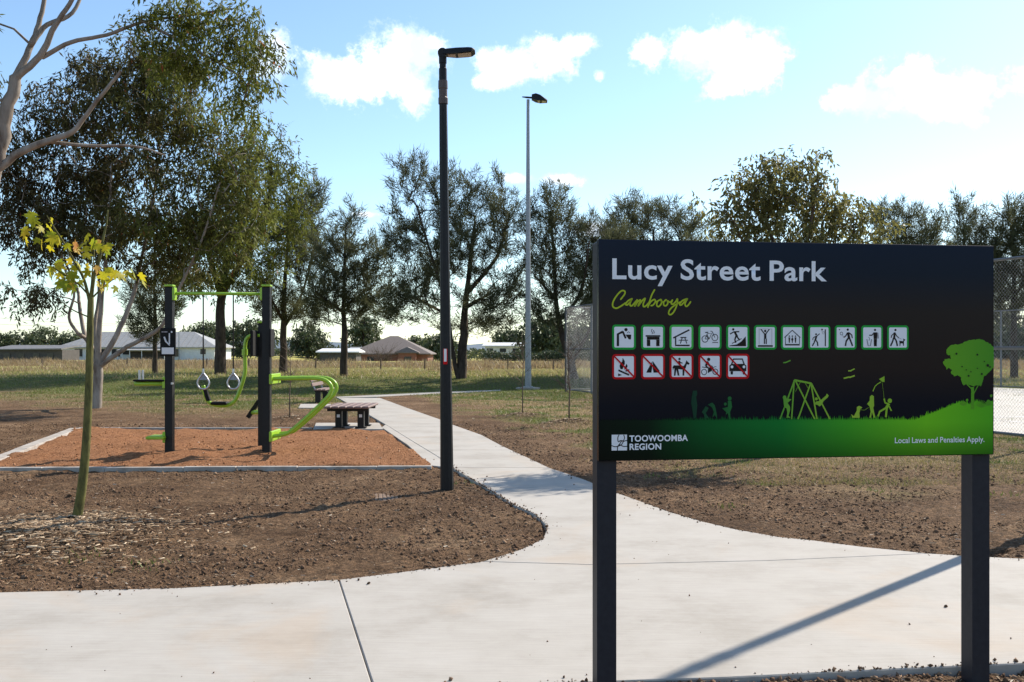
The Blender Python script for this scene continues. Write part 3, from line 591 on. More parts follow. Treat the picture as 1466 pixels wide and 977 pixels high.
# pictograms
TX = [(876.3,910.2),(917.7,951.9),(958.5,992.6),(999.8,1032.8),(1039.6,1072.6),(1079.3,1111.9),(1118,1150.7),(1157,1188.6),(1195,1226.2),(1233,1263.9),(1270,1300.7)]
def rrect(x0, z0, x1, z1, r, n=5):
    out = []
    for cx_, cz_, a0 in ((x1-r, z1-r, 0), (x0+r, z1-r, 90), (x0+r, z0+r, 180), (x1-r, z0+r, 270)):
        for i in range(n+1): a = R(a0+90*i/n); out.append((cx_+r*math.cos(a), cz_+r*math.sin(a)))
    return out
def person(p): return p
SYM = {
0:[('c',58,20,7),('l',10,(24,86),(24,38),(45,28)),('l',8,(44,27),(57,55)),('p',(56,40),(80,40),(79,59),(70,59)),('l',2,(62,34),(68,28),(75,33))],
1:[('p',(19,42),(80,42),(80,48),(19,48)),('p',(24,48.5),(77,48.5),(77,60),(24,60)),('p',(24,60.5),(38,60.5),(38,86),(24,86)),('p',(63,60.5),(77,60.5),(77,86),(63,86)),('l',2.4,(46,17),(43,25),(47,32),(46,38)),('l',2.4,(51,22),(55,30),(53,36))],
2:[('l',6,(15,53),(83,20)),('l',5,(25,48),(25,82)),('l',6,(23,83),(84,83)),('l',4,(45,51),(70,51)),('l',3,(38,62),(77,62)),('l',3.4,(53,51),(45,75)),('l',3.4,(63,51),(72,75))],
3:[('r',28,57,13,3),('r',71,51,13,3),('l',3,(28,57),(38,36),(57,34),(46,57),(30,57)),('l',3,(36,38),(46,57)),('l',3,(52,25),(59,27),(71,51)),('l',4,(29,31),(42,30)),('l',3,(60,71),(85,71))],
4:[('c',30,18,5),('l',9,(36,27),(47,48)),('l',5,(16,37),(32,28),(56,27)),('l',6,(42,44),(37,60),(41,72)),('l',6,(46,47),(58,62)),('l',3,(25,75),(66,55)),('p',(14,86),(14,83),(45,79),(65,67),(84,46),(86,86))],
5:[('g',1.6,(20,16),(80,16)),('g',1.6,(22,16),(22,80)),('g',1.6,(78,16),(78,80)),('c',49,24,5),('l',4.5,(30,17),(48,38)),('l',4.5,(67,17),(50,38)),('l',10,(49,34),(49,56)),('l',5,(45.5,55),(45.5,77)),('l',5,(53.5,55),(53.5,77)),('l',7,(17,85),(82,85))],
6:[('l',4,(15,51),(49,21),(84,51)),('l',2.6,(19,48),(19,78)),('l',2.6,(81,48),(81,78)),('l',6,(18,80),(81,80)),('c',36,45,3),('c',49,45,3),('c',63,45,3),('p',(32,50),(40,50),(39,60),(38,72),(34,72),(33,60)),('p',(49,48),(54,58),(51,64),(51,72),(47,72),(47,64),(44,58)),('p',(59,50),(67,50),(66,60),(65,72),(61,72),(60,60))],
7:[('l',5,(77,17),(77,86)),('c',35,37,4),('l',8,(37,44),(31,62)),('l',4,(36,46),(51,35)),('l',3.4,(32,46),(21,53),(20,61)),('l',5.4,(30,61),(26,72),(18,85)),('l',5.4,(33,61),(41,70),(43,85)),('c',62,18,4),('g',2,(60,27),(74,27)),('g',1.6,(62,27),(65,36),(70,36),(73,27))],
8:[('c',59,18,5),('l',11,(60,29),(65,52)),('l',5,(57,31),(50,44),(40,50)),('r',30,34,6,2),('g',2,(34,40),(40,49)),('c',21,18,2.6),('l',5,(66,31),(77,40),(80,53)),('l',7,(63,51),(52,65),(48,85)),('l',7,(66,51),(73,66),(81,85))],
9:[('c',63,19,5),('p',(55,29),(74,29),(72,56),(57,56)),('p',(57,56.5),(72,56.5),(71,86),(58,86)),('l',5,(58,32),(48,41),(36,41)),('g',6,(75,31),(77,54)),('g',4.5,(25,57),(31,84),(41,84),(47,57)),('l',2,(33,48),(38,54),(35,63))],
10:[('c',38,19,5),('l',9,(35,29),(32,52)),('l',4.4,(31,33),(20,42),(18,51)),('l',4,(37,33),(44,44),(54,52)),('l',7,(30,51),(24,68),(15,85)),('l',7,(33,51),(42,64),(47,85)),('g',1.6,(54,52),(66,57)),('p',(55,63),(74,65),(75,60),(74,54),(83,58),(84,61),(78,64),(77,84),(74,84),(72,74),(62,74),(60,85),(57,85),(57,70))],
11:[('p',(44,15),(53,28),(53,40),(47,48),(44,60),(35,60),(31,48),(34,38),(42,30)),('p',(60,38),(65,48),(60,58),(50,62),(54,52)),('l',7,(26,64),(71,83)),('l',5,(72,62),(56,68)),('p',(25,77),(42,83),(25,88))],
12:[('p',(47,28),(46,52),(43,74),(22,74),(24,68),(34,50)),('p',(48.5,28),(78,68),(72,74),(52,74),(48.5,56))],
13:[('c',41,20,5),('l',8,(40,27),(42,43)),('l',4,(42,33),(54,37)),('p',(18,45),(45,46),(58,48),(66,38),(70,25),(74,30),(84,38),(80,43),(72,41),(67,56),(62,62),(61,86),(54,86),(54,62),(36,60),(41,86),(34,86),(28,62),(24,86),(18,86),(20,58),(17,56),(14,66),(12,52))],
14:[('r',24,72,11,3),('r',73,71,11,3),('c',44,22,7),('l',9,(41,30),(31,48)),('l',6,(31,48),(44,57),(43,75)),('l',4,(42,36),(52,47),(61,50)),('p',(40,56),(56,52),(59,68),(45,73)),('l',3,(57,48),(73,71)),('l',3,(15,52),(40,55)),('l',2.4,(63,54),(77,50))],
15:[('p',(13,47),(22,40),(78,40),(87,47),(87,69),(13,69)),('l',6,(22,44),(31,21),(69,21),(78,44)),('p',(18,69.5),(29,69.5),(28,82),(19,82)),('p',(71,69.5),(82,69.5),(81,82),(72,82)),('w',24,52,6),('w',76,52,6)]}
names = ['drinking fountain','barbecue','picnic shelter','bicycle rack','skateboarder on a ramp','person hanging from a bar','toilet block','basketball player','tennis player','person using a litter bin','person walking a dog','struck out campfire','struck out tent','struck out horse rider','struck out motorcycle','struck out car']
for i in range(16):
    red = i >= 11; xa, xb = TX[i-11] if red else TX[i]
    f = (xa-876)/424; ya, yb = (506.8, 542.9) if red else (464.6+2.2*f, 500.5+1.0*f)
    x0, z1 = B(xa, ya); x1, _ = B(xb, ya); _, z0 = B(xa, yb); w = x1-x0; h = z1-z0
    T = lambda q: (x0+q[0]/100*w, z1-q[1]/100*h)
    o = Art(2).poly(rrect(x0, z0, x1, z1, w*.14)).build('pictogram', M['pred'] if red else (M['pbright'] if i == 2 else M['pgreen'])); o['label'] = names[i]+' pictogram on the sign'
    Art(3).poly(rrect(x0+w*.085, z0+h*.085, x1-w*.085, z1-h*.085, w*.06)).build('tile_face', M['pwhite'], o)
    sy = Art(4); sg = Art(4); sw = Art(6); g = w_ = False
    for k, q in enumerate(SYM[i]):
        t = Art(5) if q[0] == 'g' else (sw if q[0] == 'w' else sy); t.y -= 3e-5
        if q[0] in 'lg':
            t.line([T(p) for p in q[2:]], q[1]/100*w)
            if q[0] == 'g': t.y -= 3e-5; t.build('symbol_line', M['pgrey'], o)
        elif q[0] == 'c': t.circ(T(q[1:3]), q[3]/100*w)
        elif q[0] == 'w': Art(6).circ(T(q[1:3]), q[3]/100*w).build('headlamp', M['pwhite'], o)
        elif q[0] == 'p': t.poly([T(p) for p in q[1:]])
        elif q[0] == 'r': t.line([T((q[1]+q[3]*math.cos(a*.3927), q[2]+q[3]*math.sin(a*.3927))) for a in range(16)], q[4]/100*w, closed=True)
    sy.build('symbol', M['pblack'], o)

    
    if red: Art(8).line([T((6,7)), T((93,92))], w*.065).build('strike_bar', M['pred'], o)
# printed meadow with a toothed grass edge
r = random.Random(4); top = []
x = 858.0
def gtop(x):
    if x < 1310: return 602.5
    if x < 1370: return 602.5-(x-1310)/60*24
    return 578+2*math.sin(x*.3)
while x < 1421:
    st = r.uniform(1.2, 2.4); sp = r.uniform(2.5, 8) if x < 1330 else r.uniform(1, 5)
    if x < 975: sp *= .6
    top.append((x, gtop(x))); top.append((x+st*.5+r.uniform(-.5,.5), gtop(x)-sp)); x += st
top.append((1421, gtop(1421)))
tp = [B(*p) for p in top]; ga = Art(2); zb = ZB+.004
for a, b in zip(tp[:-1], tp[1:]): ga.m.add([(a[0], ga.y, zb), (b[0], ga.y, zb), (b[0], ga.y, b[1]), (a[0], ga.y, a[1])], [(0,1,2,3)])
ga.build('printed_meadow', M['pgrass'])
def fig(name, polys=(), lines=(), circs=(), c=None, k=3):
    a = Art(k)
    for q in polys: a.y -= 3e-5; a.poly([c(p) for p in q])
    for w, q in lines: a.y -= 3e-5; a.line([c(p) for p in q], w)
    for x_, y_, r_ in circs:
        a.y -= 3e-5; p = c((x_, y_)); p2 = c((x_+r_, y_)); a.circ(p, abs(p2[0]-p[0]), n=14)
    return a.build(name, M['pfig'])
c4 = crop(1100, 530, 12.21); c5 = crop(1200, 520, 10.86); c6 = crop(970, 540, 13.96); c3 = crop(1340, 470, 7.515)
w8 = .0072
fig('printed_swing', (), [(w8,((455,180),(200,860))),(w8,((448,180),(402,860))),(w8*1.2,((450,178),(750,238))),(w8,((465,180),(805,860))),(w8,((735,235),(515,860))),(w8,((742,238),(845,860))),(w8,((748,238),(1070,860))),(.002,((560,205),(470,380))),(.002,((640,230),(690,320)))], (), c4)
fig('printed_child', [[(255,500),(310,495),(400,515),(330,575),(370,640),(375,700),(345,800),(380,835),(308,835),(325,740),(310,670),(268,650)]], (), [(278,480,32)], c4, 5)
fig('printed_child', [[(800,600),(825,555),(870,548),(920,520),(1000,450),(1015,415),(1048,450),(1035,480),(960,545),(930,605),(890,640),(850,612)]], (), [(832,508,26)], c4, 5)
fig('printed_bird', (), [(.006,((150,127),(195,125),(215,112),(252,94)))], (), c5); fig('printed_bird', (), [(.007,((82,242),(160,224),(180,226),(254,200)))], (), c5)
fig('printed_bird', (), [(.006,((1121,519.8),(1125,519.3),(1131.5,516.5)))], (), lambda p: B(*p))
fig('printed_kite', [[(632,255),(715,210),(716,300),(675,297)]], [(.0045,((660,300),(610,330),(570,365),(535,445))),(.0012,((680,305),(710,570)))], (), c5)
fig('printed_child', (), [(.008,((710,560),(725,625),(770,638))),(.014,((785,635),(738,712))),(.009,((745,700),(640,760),(615,835))),(.01,((752,695),(735,848))),(.0065,((785,675),(822,750)))], [(797,592,34)], c5)
fig('printed_girl', [[(488,525),(520,500),(550,522),(553,670),(540,700),(555,780),(575,855),(545,855),(520,770),(505,855),(478,855),(500,760),(482,680),(445,640),(485,590)]], (), (), c5)
fig('printed_dog', [[(195,800),(215,855),(330,855),(325,780),(340,720),(372,695),(320,668),(285,690),(285,740),(240,830)]], [(.0014,((345,730),(400,738),(470,695)))], (), c5)
fig('printed_adult', [[(305,275),(380,268),(390,330),(370,400),(392,560),(370,800),(320,840),(300,700),(270,520),(280,400)]], (), (), c6)
fig('printed_children', [[(560,580),(620,620),(560,720),(625,825),(540,825),(520,740),(480,700)],[(600,550),(690,510),(740,560),(770,690),(790,835),(740,760),(690,810),(720,700),(690,610)]], (), (), c6)
fig('printed_child', [[(1000,475),(1070,475),(1085,600),(1045,700),(1055,840),(1030,840),(1000,720),(960,755),(968,700),(890,625),(1000,600)]], (), [(1037,430,40),(950,540,30)], c6)
tr = [(110,240),(155,190),(270,175),(340,140),(480,125),(570,170),(618,212),(620,425),(580,470),(545,500),(510,540),(495,600),(480,632),(455,625),(440,620),(405,640),(340,612),(320,605),(290,622),(270,590),(265,540),(230,510),(190,525),(155,490),(170,460),(135,430),(115,450),(75,380),(90,340),(160,335),(150,300),(115,290)]
tr2 = []; r = random.Random(9)
for i in range(len(tr)):
    a, b = Vector(tr[i]), Vector(tr[(i+1) % len(tr)]); kk = max(2, int((b-a).length/14))
    for j in range(kk):
        p = a.lerp(b, j/kk); e = 0 if p.x > 600 else 5; tr2.append((p.x+r.uniform(-e,e), p.y+r.uniform(-e,e)))
fig('printed_tree', [tr2,[(375,640),(405,640),(408,880),(370,880)]], [(.006,((330,610),(385,665))),(.005,((450,622),(400,715)))], [(560,800,22),(330,780,14),(590,735,14)], c3, 3)
for x_, y_, r_ in [(215,282,12),(440,292,11),(552,408,16),(575,425,9),(345,520,11),(487,500,11),(320,455,7),(370,475,7),(275,420,8),(440,440,7),(515,365,7)]:
    p = c3((x_, y_)); Art(7).circ(p, r_/7.515*WB/566, n=7).build('printed_tree_gap', M['pblack'])
for k in range(3):
    fr = Art(3); bx_, by_ = (485,860) if k == 0 else ((290,840) if k == 1 else (560,840))
    for j, a in enumerate(range(-70, 71, 14)): fr.y -= 2e-5; fr.line([c3((bx_, by_)), c3((bx_+ (70 if k == 0 else 40)*math.sin(R(a)), by_-(80 if k == 0 else 50)*math.cos(R(a))))], .003)
    fr.build('printed_fern', M['pfig'])

# ------------------------------------------------------------------ street lamps
def street_lamp(base, label, lean=0.0, H=5.08, sticker=True):
    bx, by = base; z0 = gz(bx, by)-.02
    t = tag(empty('street_lamp', (bx, by, 0)), label, 'lamp', 'black street lamps along the path'); o = (bx, by, 0)
    def q(z): return (bx+lean*z, by, z)
    MB(o).tube([q(z0-.1), q(.0), q(2.4), q(4.46)], [.08,.078,.058,.046], 10).build('pole', M['black'], t)
    MB(o).tube([q(4.45), q(4.52), q(4.53), q(4.62), q(4.63), q(4.72)], [.056,.056,.05,.05,.056,.054], 12).build('collar', M['lamp_brown'], t)
    MB(o).tube([q(4.71), q(4.86), q(4.87), q(4.92), q(4.92), q(5.0)], [.046,.046,.038,.038,.045,.045], 10).build('spigot', M['black'], t)
    MB(o).tube([(q(5.03)[0], by-.05, 5.035), (q(5.03)[0], by+.05, 5.035)], [.055,.055], 12).build('knuckle', M['black'], t)
    hx = q(5.03)[0]; n = []
    h = MB(o)
    prof = [(-.01,-.02,.02,.05),(.05,-.032,.03,.075),(.16,-.034,.034,.10),(.30,-.02,.036,.115),(.34,-.012,.033,.11),(.375,.005,.022,.08)]
    vs = []; fs = []
    for x_, zl, zh, w in prof: vs += [(hx+x_, by-w, 5.045+zl), (hx+x_, by+w, 5.045+zl), (hx+x_, by+w*.85, 5.045+zh), (hx+x_, by-w*.85, 5.045+zh)]
    for i in range(len(prof)-1):
        for k in range(4): k2 = (k+1) % 4; fs.append((i*4+k, i*4+k2, i*4+4+k2, i*4+4+k))
    fs += [(0,1,2,3)[::-1], tuple(20+k for k in range(4))]
    hd = h.add(vs, fs).build('lamp_head', M['black'], t)
    MB(o).add([(hx+.18,by-.085,5.008),(hx+.33,by-.09,5.022),(hx+.33,by+.09,5.022),(hx+.18,by+.085,5.008)], [(0,1,2,3)]).build('lens', M['lens'], hd)
    MB(o).add([(hx+.06,by-.05,5.008),(hx+.15,by-.07,5.008),(hx+.15,by+.07,5.008),(hx+.06,by+.05,5.008)], [(0,1,2,3)]).build('lens', M['lens'], hd)
    if sticker:
        lb = MB(o).box((q(1.5)[0], by-.078, 1.53), (.046, .008, .18), bev=.002).build('warning_label', M['pred'], t)
        MB(o).box((q(1.5)[0], by-.083, 1.545), (.03, .003, .145)).build('label_face', M['white'], lb)
    return t
street_lamp(U(640,700), 'tall black street lamp standing in bare soil beside the path', -.010)
street_lamp((5.1, 9.34), 'black street lamp at the right end of the path, seen only by its shadow', 0, sticker=False)

# court light pole
bx, by = U(756,557); t = tag(empty('floodlight_pole', (bx, by, 0)), 'tall galvanised floodlight pole at the corner of the fenced court', 'lamp'); o = (bx, by, 0)
MB(o).tube([(bx,by,-.1),(bx,by,.06)], [.5,.5], 16).build('footing', M['kerb'], t)
MB(o).tube([(bx,by,0),(bx,by,6),(bx,by,12.05)], [.135,.10,.062], 10).build('pole', M['galv'], t)
MB(o).box((bx,by,.08), (.4,.4,.04)).build('base_plate', M['galv'], t)
MB(o).tube([(bx-.25,by,12.16),(bx-.05,by,12.14),(bx+.25,by,12.12)], [.02,.04,.04], 6).build('arm', M['black'], t)
for sx, dz in ((.2, 0),):
    vs = []; fs = []; pr = [(-.05,-.05,.14,.14),(.12,-.12,.17,.22),(.3,-.15,.1,.26),(.6,-.15,-.1,.2)]
    for x_, zl, zh, w in pr: vs += [(bx+sx+x_, by-w, 12.1+zl), (bx+sx+x_, by+w, 12.1+zl), (bx+sx+x_, by+w*.8, 12.1+zh), (bx+sx+x_, by-w*.8, 12.1+zh)]
    for i in range(3):
        for k in range(4): k2 = (k+1) % 4; fs.append((i*4+k, i*4+k2, i*4+4+k2, i*4+4+k))
    fs += [(3,2,1,0), (12,13,14,15)]
    hd = MB(o).add(vs, fs).build('floodlight', M['black'], t)
    MB(o).add([(bx+.4,by-.22,11.955),(bx+.75,by-.18,11.945),(bx+.75,by+.18,11.945),(bx+.4,by+.22,11.955)], [(0,1,2,3)]).build('lens', M['lens'], hd)

# ------------------------------------------------------------------ outdoor gym frame
YF = 15.35
P1 = U(243,650.5); P2 = U(382,650.5); P3 = (-4.13, 16.5)
gym = tag(empty('outdoor_gym_frame', (P1[0], P1[1], 0)), 'black and lime green outdoor gym frame standing on the orange pad', 'gym frame'); o = (P1[0], P1[1], 0)
for (x, y), h, w in ((P1, 2.58, .115), (P2, 2.58, .12), (P3, 2.05, .13)):
    p = MB(o).box((x, y, h/2-.15), (w, w, h+.3), bev=.012).build('post', M['black'], gym)
    MB(o).box((x, y, h+.017), (w+.02, w+.02, .03), bev=.008).build('cap', M['lime'], p)
MB(o).tube([(P1[0]+.05, YF, 2.48), (P2[0]-.05, YF, 2.47)], .024, 10).build('pull_up_bar', M['lime'], gym, True)
for x, s_ in ((P1[0], 1), (P2[0], -1)): MB(o).box((x+s_*.075, YF, 2.47), (.035, .11, .2), bev=.01).build('bar_bracket', M['lime'], gym)
for px in (291, 334):
    x = P(px, 430, YF).x; rp = MB(o).tube([(x,YF,2.46),(x,YF,1.9),(x,YF,1.3)], .011, 6).build('ring_rope', M['rubber'], gym)
    MB(o).tube([(x,YF,1.32),(x,YF,1.255)], .018, 6).build('rope_clamp', M['steel'], rp)
    ring = [(0,1.25),(-.035,1.21),(-.075,1.15),(-.092,1.095),(-.075,1.04),(-.03,1.008),(.03,1.008),(.075,1.04),(.092,1.095),(.075,1.15),(.035,1.21),(0,1.25)]
    rg = MB(o).tube([(x+a,YF,z) for a, z in catmull([(a,z,0) for a,z in ring], 3) for _ in [0]] if False else [(x+v.x,YF,v.y) for v in catmull([(a,z,0) for a,z in ring], 3)], .014, 6).build('ring', M['steel'], gym, True)
    MB(o).prism([(x-.05,YF-.006),(x+.05,YF-.006),(x+.05,YF+.006),(x-.05,YF+.006)], 1.145, 1.16).add([(x-.055,YF,1.16),(x+.055,YF,1.16),(x,YF,1.24),(x-.055,YF+.008,1.16),(x+.055,YF+.008,1.16),(x,YF+.008,1.24)], [(0,1,2),(5,4,3),(0,2,5,3),(1,4,5,2)]).build('ring_plate', M['galv'], rg)
def pts(px, Y): return catmull([P(a, b, Y) for a, b in px], 5)
tb = MB(o).tube(pts([(372,480.5),(362,480.5),(355,483),(351.5,490),(350.5,506),(350.6,533),(344,557),(336,574),(325,580.5),(311,580.5),(299,576),(293,564),(291,552)], 16.45), .031, 10).build('curved_tube', M['lime'], gym, True)
MB(o).tube([P(350.5,500,16.45), P(350.4,509,16.45)], .05, 10).build('tube_joint', M['lime'], tb)
MB(o).box(P(315,577.5,16.45), (.26,.2,.05), bev=.015).build('foot_pad', M['rubber'], tb)
MB(o).tube(pts([(299,574),(296,566),(293.5,556)], 16.45), .043, 8).build('grip', M['rubber'], tb)
for Y in (15.35, 15.78):
    q_ = pts([(388,542.5),(420,542),(452,542),(466,545),(474,553),(473,563),(465,573),(440,597),(418,616),(408,622),(388,625)], 15.35); dy = Y-15.35
    MB(o).tube([Vector((p.x, p.y+dy, p.z)) for p in q_], .031, 10).build('dip_rail', M['lime'], gym, True)
for z in (P(0,543,YF).z, P(0,625,YF).z):
    MB(o).box((P2[0]+.075, 15.57, z), (.04, .6, .16), bev=.01).build('rail_bracket', M['lime'], gym)
sp = MB(o).box(P(243,490,YF)+Vector((0,-.075,0)), (.235,.022,.43), bev=.01).build('instruction_plate', M['rubber'], gym)
pc = P(243,490,YF)+Vector((0,-.0875,0))
MB(o).box(pc+Vector((.0,0,-.135)), (.185,.003,.10)).build('plate_label', M['white'], sp)
MB(o).box(pc+Vector((.025,0,.05)), (.018,.003,.17)).build('plate_pictogram', M['white'], sp)
MB(o).tube([pc+Vector((-.055,0,.08)), pc+Vector((-.03,0,.01)), pc+Vector((.03,0,-.055))], [.012,.014,.007], 5).build('plate_pictogram', M['white'], sp)
MB(o).box(pc+Vector((-.05,0,.155)), (.09,.003,.014)).build('plate_heading', M['pgrey'], sp)
MB(o).tube([pc+Vector((.06,.001,.155)), pc+Vector((.06,-.002,.155))], .014, 10).build('plate_badge', M['white'], sp)
MB(o).box(P(366.5,492,16.3)+Vector((-.03,0,0)), (.045,.32,.42), bev=.01).build('instruction_plate', M['rubber'], gym)
MB(o).box(P(389,491,15.35)+Vector((0,0,0)), (.03,.24,.43), bev=.01).build('instruction_plate', M['rubber'], gym)
sc = P(216,549,YF)
st = MB(o).tube([P(193,549.5,YF), P(240,549.5,YF)], .034, 8).build('seat_arm', M['lime'], gym, True)
MB(o).box(P(215,545,YF), (.48,.16,.03), bev=.012).build('seat_pad', M['rubber'], st)
for a in (199.5, 204.5): MB(o).tube([P(a,546,YF+(a-200)*.03), P(a,530,YF+(a-200)*.03)], .018, 8).build('hand_grip', M['steel'], st)
MB(o).box((P1[0]-.075, YF, P(0,548,YF).z), (.04,.12,.18), bev=.01).build('seat_bracket', M['lime'], gym)
fs_ = MB(o).box(P(227,626,YF), (.27,.36,.05), bev=.015).build('foot_step', M['lime'], gym)
MB(o).box((P1[0]-.07, YF, P(0,626,YF).z), (.04,.13,.17), bev=.01).build('step_bracket', M['lime'], gym)
MB(o).tube([P(355,598,17.0), P(371,574,17.0)], .045, 4).build('incline_board', M['rubber'], gym)
MB(o).tube([P(362,591,17.0), P(376,590,16.6)], .04, 8).build('board_arm', M['lime'], gym, True)
MB(o).box((P1[0]+.06, YF-.06, P(0,549,YF).z), (.03,.03,.03)).build('bolt', M['steel'], gym)

# ------------------------------------------------------------------ benches, pit lid
M['slat'] = mat('red_brown_slat', (.2,.135,.12), (.14,.09,.08), .6, 14, bump=.15, bscale=80)
bz = .47; c0 = U(500,611)
bn = tag(empty('backless_bench', (c0[0], c0[1], 0)), 'backless bench with red brown slats on two black pedestals beside the pad', 'bench'); o = (c0[0], c0[1], 0)
xa = P(470.5,580,20.6).x; xb = P(534,580,20.6).x; ns = 6
for i in range(ns):
    w = (xb-xa)/ns; MB(o).box((xa+w*(i+.5), 20.75, bz-.02), (w-.014, 1.5, .045), bev=.014).build('slat', M['slat'], bn)
for y in (20.25, 21.25): MB(o).box(((xa+xb)/2, y, bz-.075), (xb-xa-.08, .08, .06), bev=.01).build('crossbar', M['black'], bn)
for px in (487, 518.5):
    for y in (20.45, 21.1):
        x = P(px, 600, 20.6).x; lg_ = MB(o).box((x, y, .215), (.13, .13, .42), bev=.008).build('leg', M['black'], bn)
        MB(o).box((x, y, .02), (.22, .2, .02)).build('foot_plate', M['black'], lg_)
        if y < 20.8: MB(o).box((x, y-.068, .26), (.06, .004, .06)).build('leg_label', M['white'], lg_)
c0 = U(455,577); Yb = c0[1]
bn = tag(empty('bench_with_backrest', (c0[0], Yb, 0)), 'park seat with backrest and red brown slats behind the gym rails', 'bench'); o = (c0[0], Yb, 0)
zs = P(0,557.5,Yb).z; xl = P(450,0,Yb).x; xrr = P(467.5,0,Yb).x
for i in range(3):
    w = (xrr-xl)/3; MB(o).box((xl+w*(i+.5), Yb+.7, zs-.02), (w-.012, 1.7, .045), bev=.012).build('slat', M['slat'], bn)
for i in range(2): MB(o).box((xl-.05-.05*i, Yb+.7, zs+.14+.14*i), (.04, 1.7, .11), M=Matrix.Rotation(R(-16),3,'Y'), bev=.01).build('back_slat', M['slat'], bn)
for y in (Yb+.1, Yb+1.3):
    MB(o).box((P(454.5,0,Yb).x, y, zs/2-.03), (.16,.12,zs-.05), bev=.008).build('leg', M['black'], bn)
    MB(o).tube([(xl+.02, y, zs-.05), (xl-.03, y, zs+.06), (xl-.12, y, zs+.33)], .026, 6).build('back_support', M['galv'], bn)
    MB(o).box(((xl+xrr)/2, y, zs-.065), (xrr-xl, .06, .05)).build('seat_bracket', M['black'], bn)
pl = U(556,709.5); pz = gz(*pl)+.004
pt = tag(empty('pit_lid', (pl[0], pl[1], 0)), 'tan rectangular pit lid set in the soil left of the street lamp', 'pit lid'); o = (pl[0], pl[1], 0)
M['lid'] = mat('tan_pit_lid', (.2,.135,.09), (.13,.085,.055), .8, 12, bump=.2)
MB(o).box((pl[0], pl[1], pz-.03), (.36,.62,.06), R(8), bev=.006).build('frame', M['lid'], pt)
for i in range(7): MB(o).box((pl[0]-.135+.045*i, pl[1]+.0, pz+.003), (.03,.52,.007), R(8), bev=.003).build('rib', M['lid'], pt)
# ------------------------------------------------------------------ sports court and chain link fence
A0 = Vector(U(810,560)); A1d = Vector((7.1,-21.0)).normalized(); Vd = Vector((-A1d.y, A1d.x)); Vd = Vd if Vd.x > 0 else -Vd
CL, CW_ = 36.0, 19.0; FH = 3.3
def CP(u, v): p = A0+A1d*u+Vd*v; return (p.x, p.y)
ct = MB().prism([CP(.5,.5), CP(CL-.5,.5), CP(CL-.5,CW_-.5), CP(.5,CW_-.5)], -.05, .02).build('court', mat('pale_court_surface', (.42,.405,.37), (.37,.355,.32), .8, .6), None); tag(ct, kind='structure')
cs = MB()
for a, b in (((3,3),(CL-3,3)), ((3,CW_-3),(CL-3,CW_-3)), ((3,3),(3,CW_-3)), ((CL/2,3),(CL/2,CW_-3))):
    p, q = Vector(CP(*a)), Vector(CP(*b)); d = (q-p).normalized(); nn = Vector((-d.y,d.x))*.04
    cs.add([(p.x+nn.x,p.y+nn.y,.0245),(p.x-nn.x,p.y-nn.y,.0245),(q.x-nn.x,q.y-nn.y,.0245),(q.x+nn.x,q.y+nn.y,.0245)], [(0,1,2,3)])
cs.build('court_lines', M['white'], ct)
fc = tag(empty('court_fence', (A0.x, A0.y, 0)), 'tall galvanised chain link fence around the pale sports court', 'fence'); fo = (A0.x, A0.y, 0)
M['fence'] = mat('fence_pipe', (.2,.21,.22), (.15,.16,.17), .5, 20, metal=.4)
M['wire'] = mat('fence_wire', (.30,.31,.32), (.24,.25,.26), .5, 20, metal=.4)
def fence_side(a, b, nb, pitch=.075, rw=.0022, rails=(0.06, FH/2, FH)):
    a = Vector(a); b = Vector(b); d = b-a; L = d.length; d.normalize()
    for i in range(nb+1):
        p = a+d*(L*i/nb); MB(fo).tube([(p.x,p.y,-.2),(p.x,p.y,FH+.03)], .04, 8).build('post', M['fence'], fc)
    for z in rails: MB(fo).tube([(a.x,a.y,z),(b.x,b.y,z)], .026, 6).build('rail', M['fence'], fc)
    for i in range(nb):
        s0, s1 = L*i/nb+.03, L*(i+1)/nb-.03; vs = []; fs = []; H = FH-.05; z0 = .04
        def seg(sa, za, sb, zb, off):
            k = len(vs)
            for s_, z_ in ((sa,za),(sb,zb)):
                p = a+d*s_; n2 = Vector((-d.y, d.x))
                for w in (0, 2.094, 4.189): vs.append((p.x+n2.x*(rw*math.cos(w)+off)-fo[0], p.y+n2.y*(rw*math.cos(w)+off)-fo[1], z_+rw*1.3*math.sin(w)))
            for j in range(3): j2 = (j+1) % 3; fs.append((k+j, k+j2, k+3+j2, k+3+j))
        c = s0-H
        while c < s1:
            sa, sb = max(c, s0), min(c+H, s1)
            if sb > sa: seg(sa, z0+sa-c, sb, z0+sb-c, .002); seg(sa, z0+H-(sa-c), sb, z0+H-(sb-c), -.002)
            c += pitch
        link('chain_link_mesh', np_mesh('chain_link_mesh', vs, fs), M['wire'], fc)
fence_side(CP(0,0), CP(CL,0), 14)
fence_side(CP(0,0), CP(0,CW_), 7, .13, .003)
fence_side(CP(0,CW_), CP(CL,CW_), 13, .13, .003)

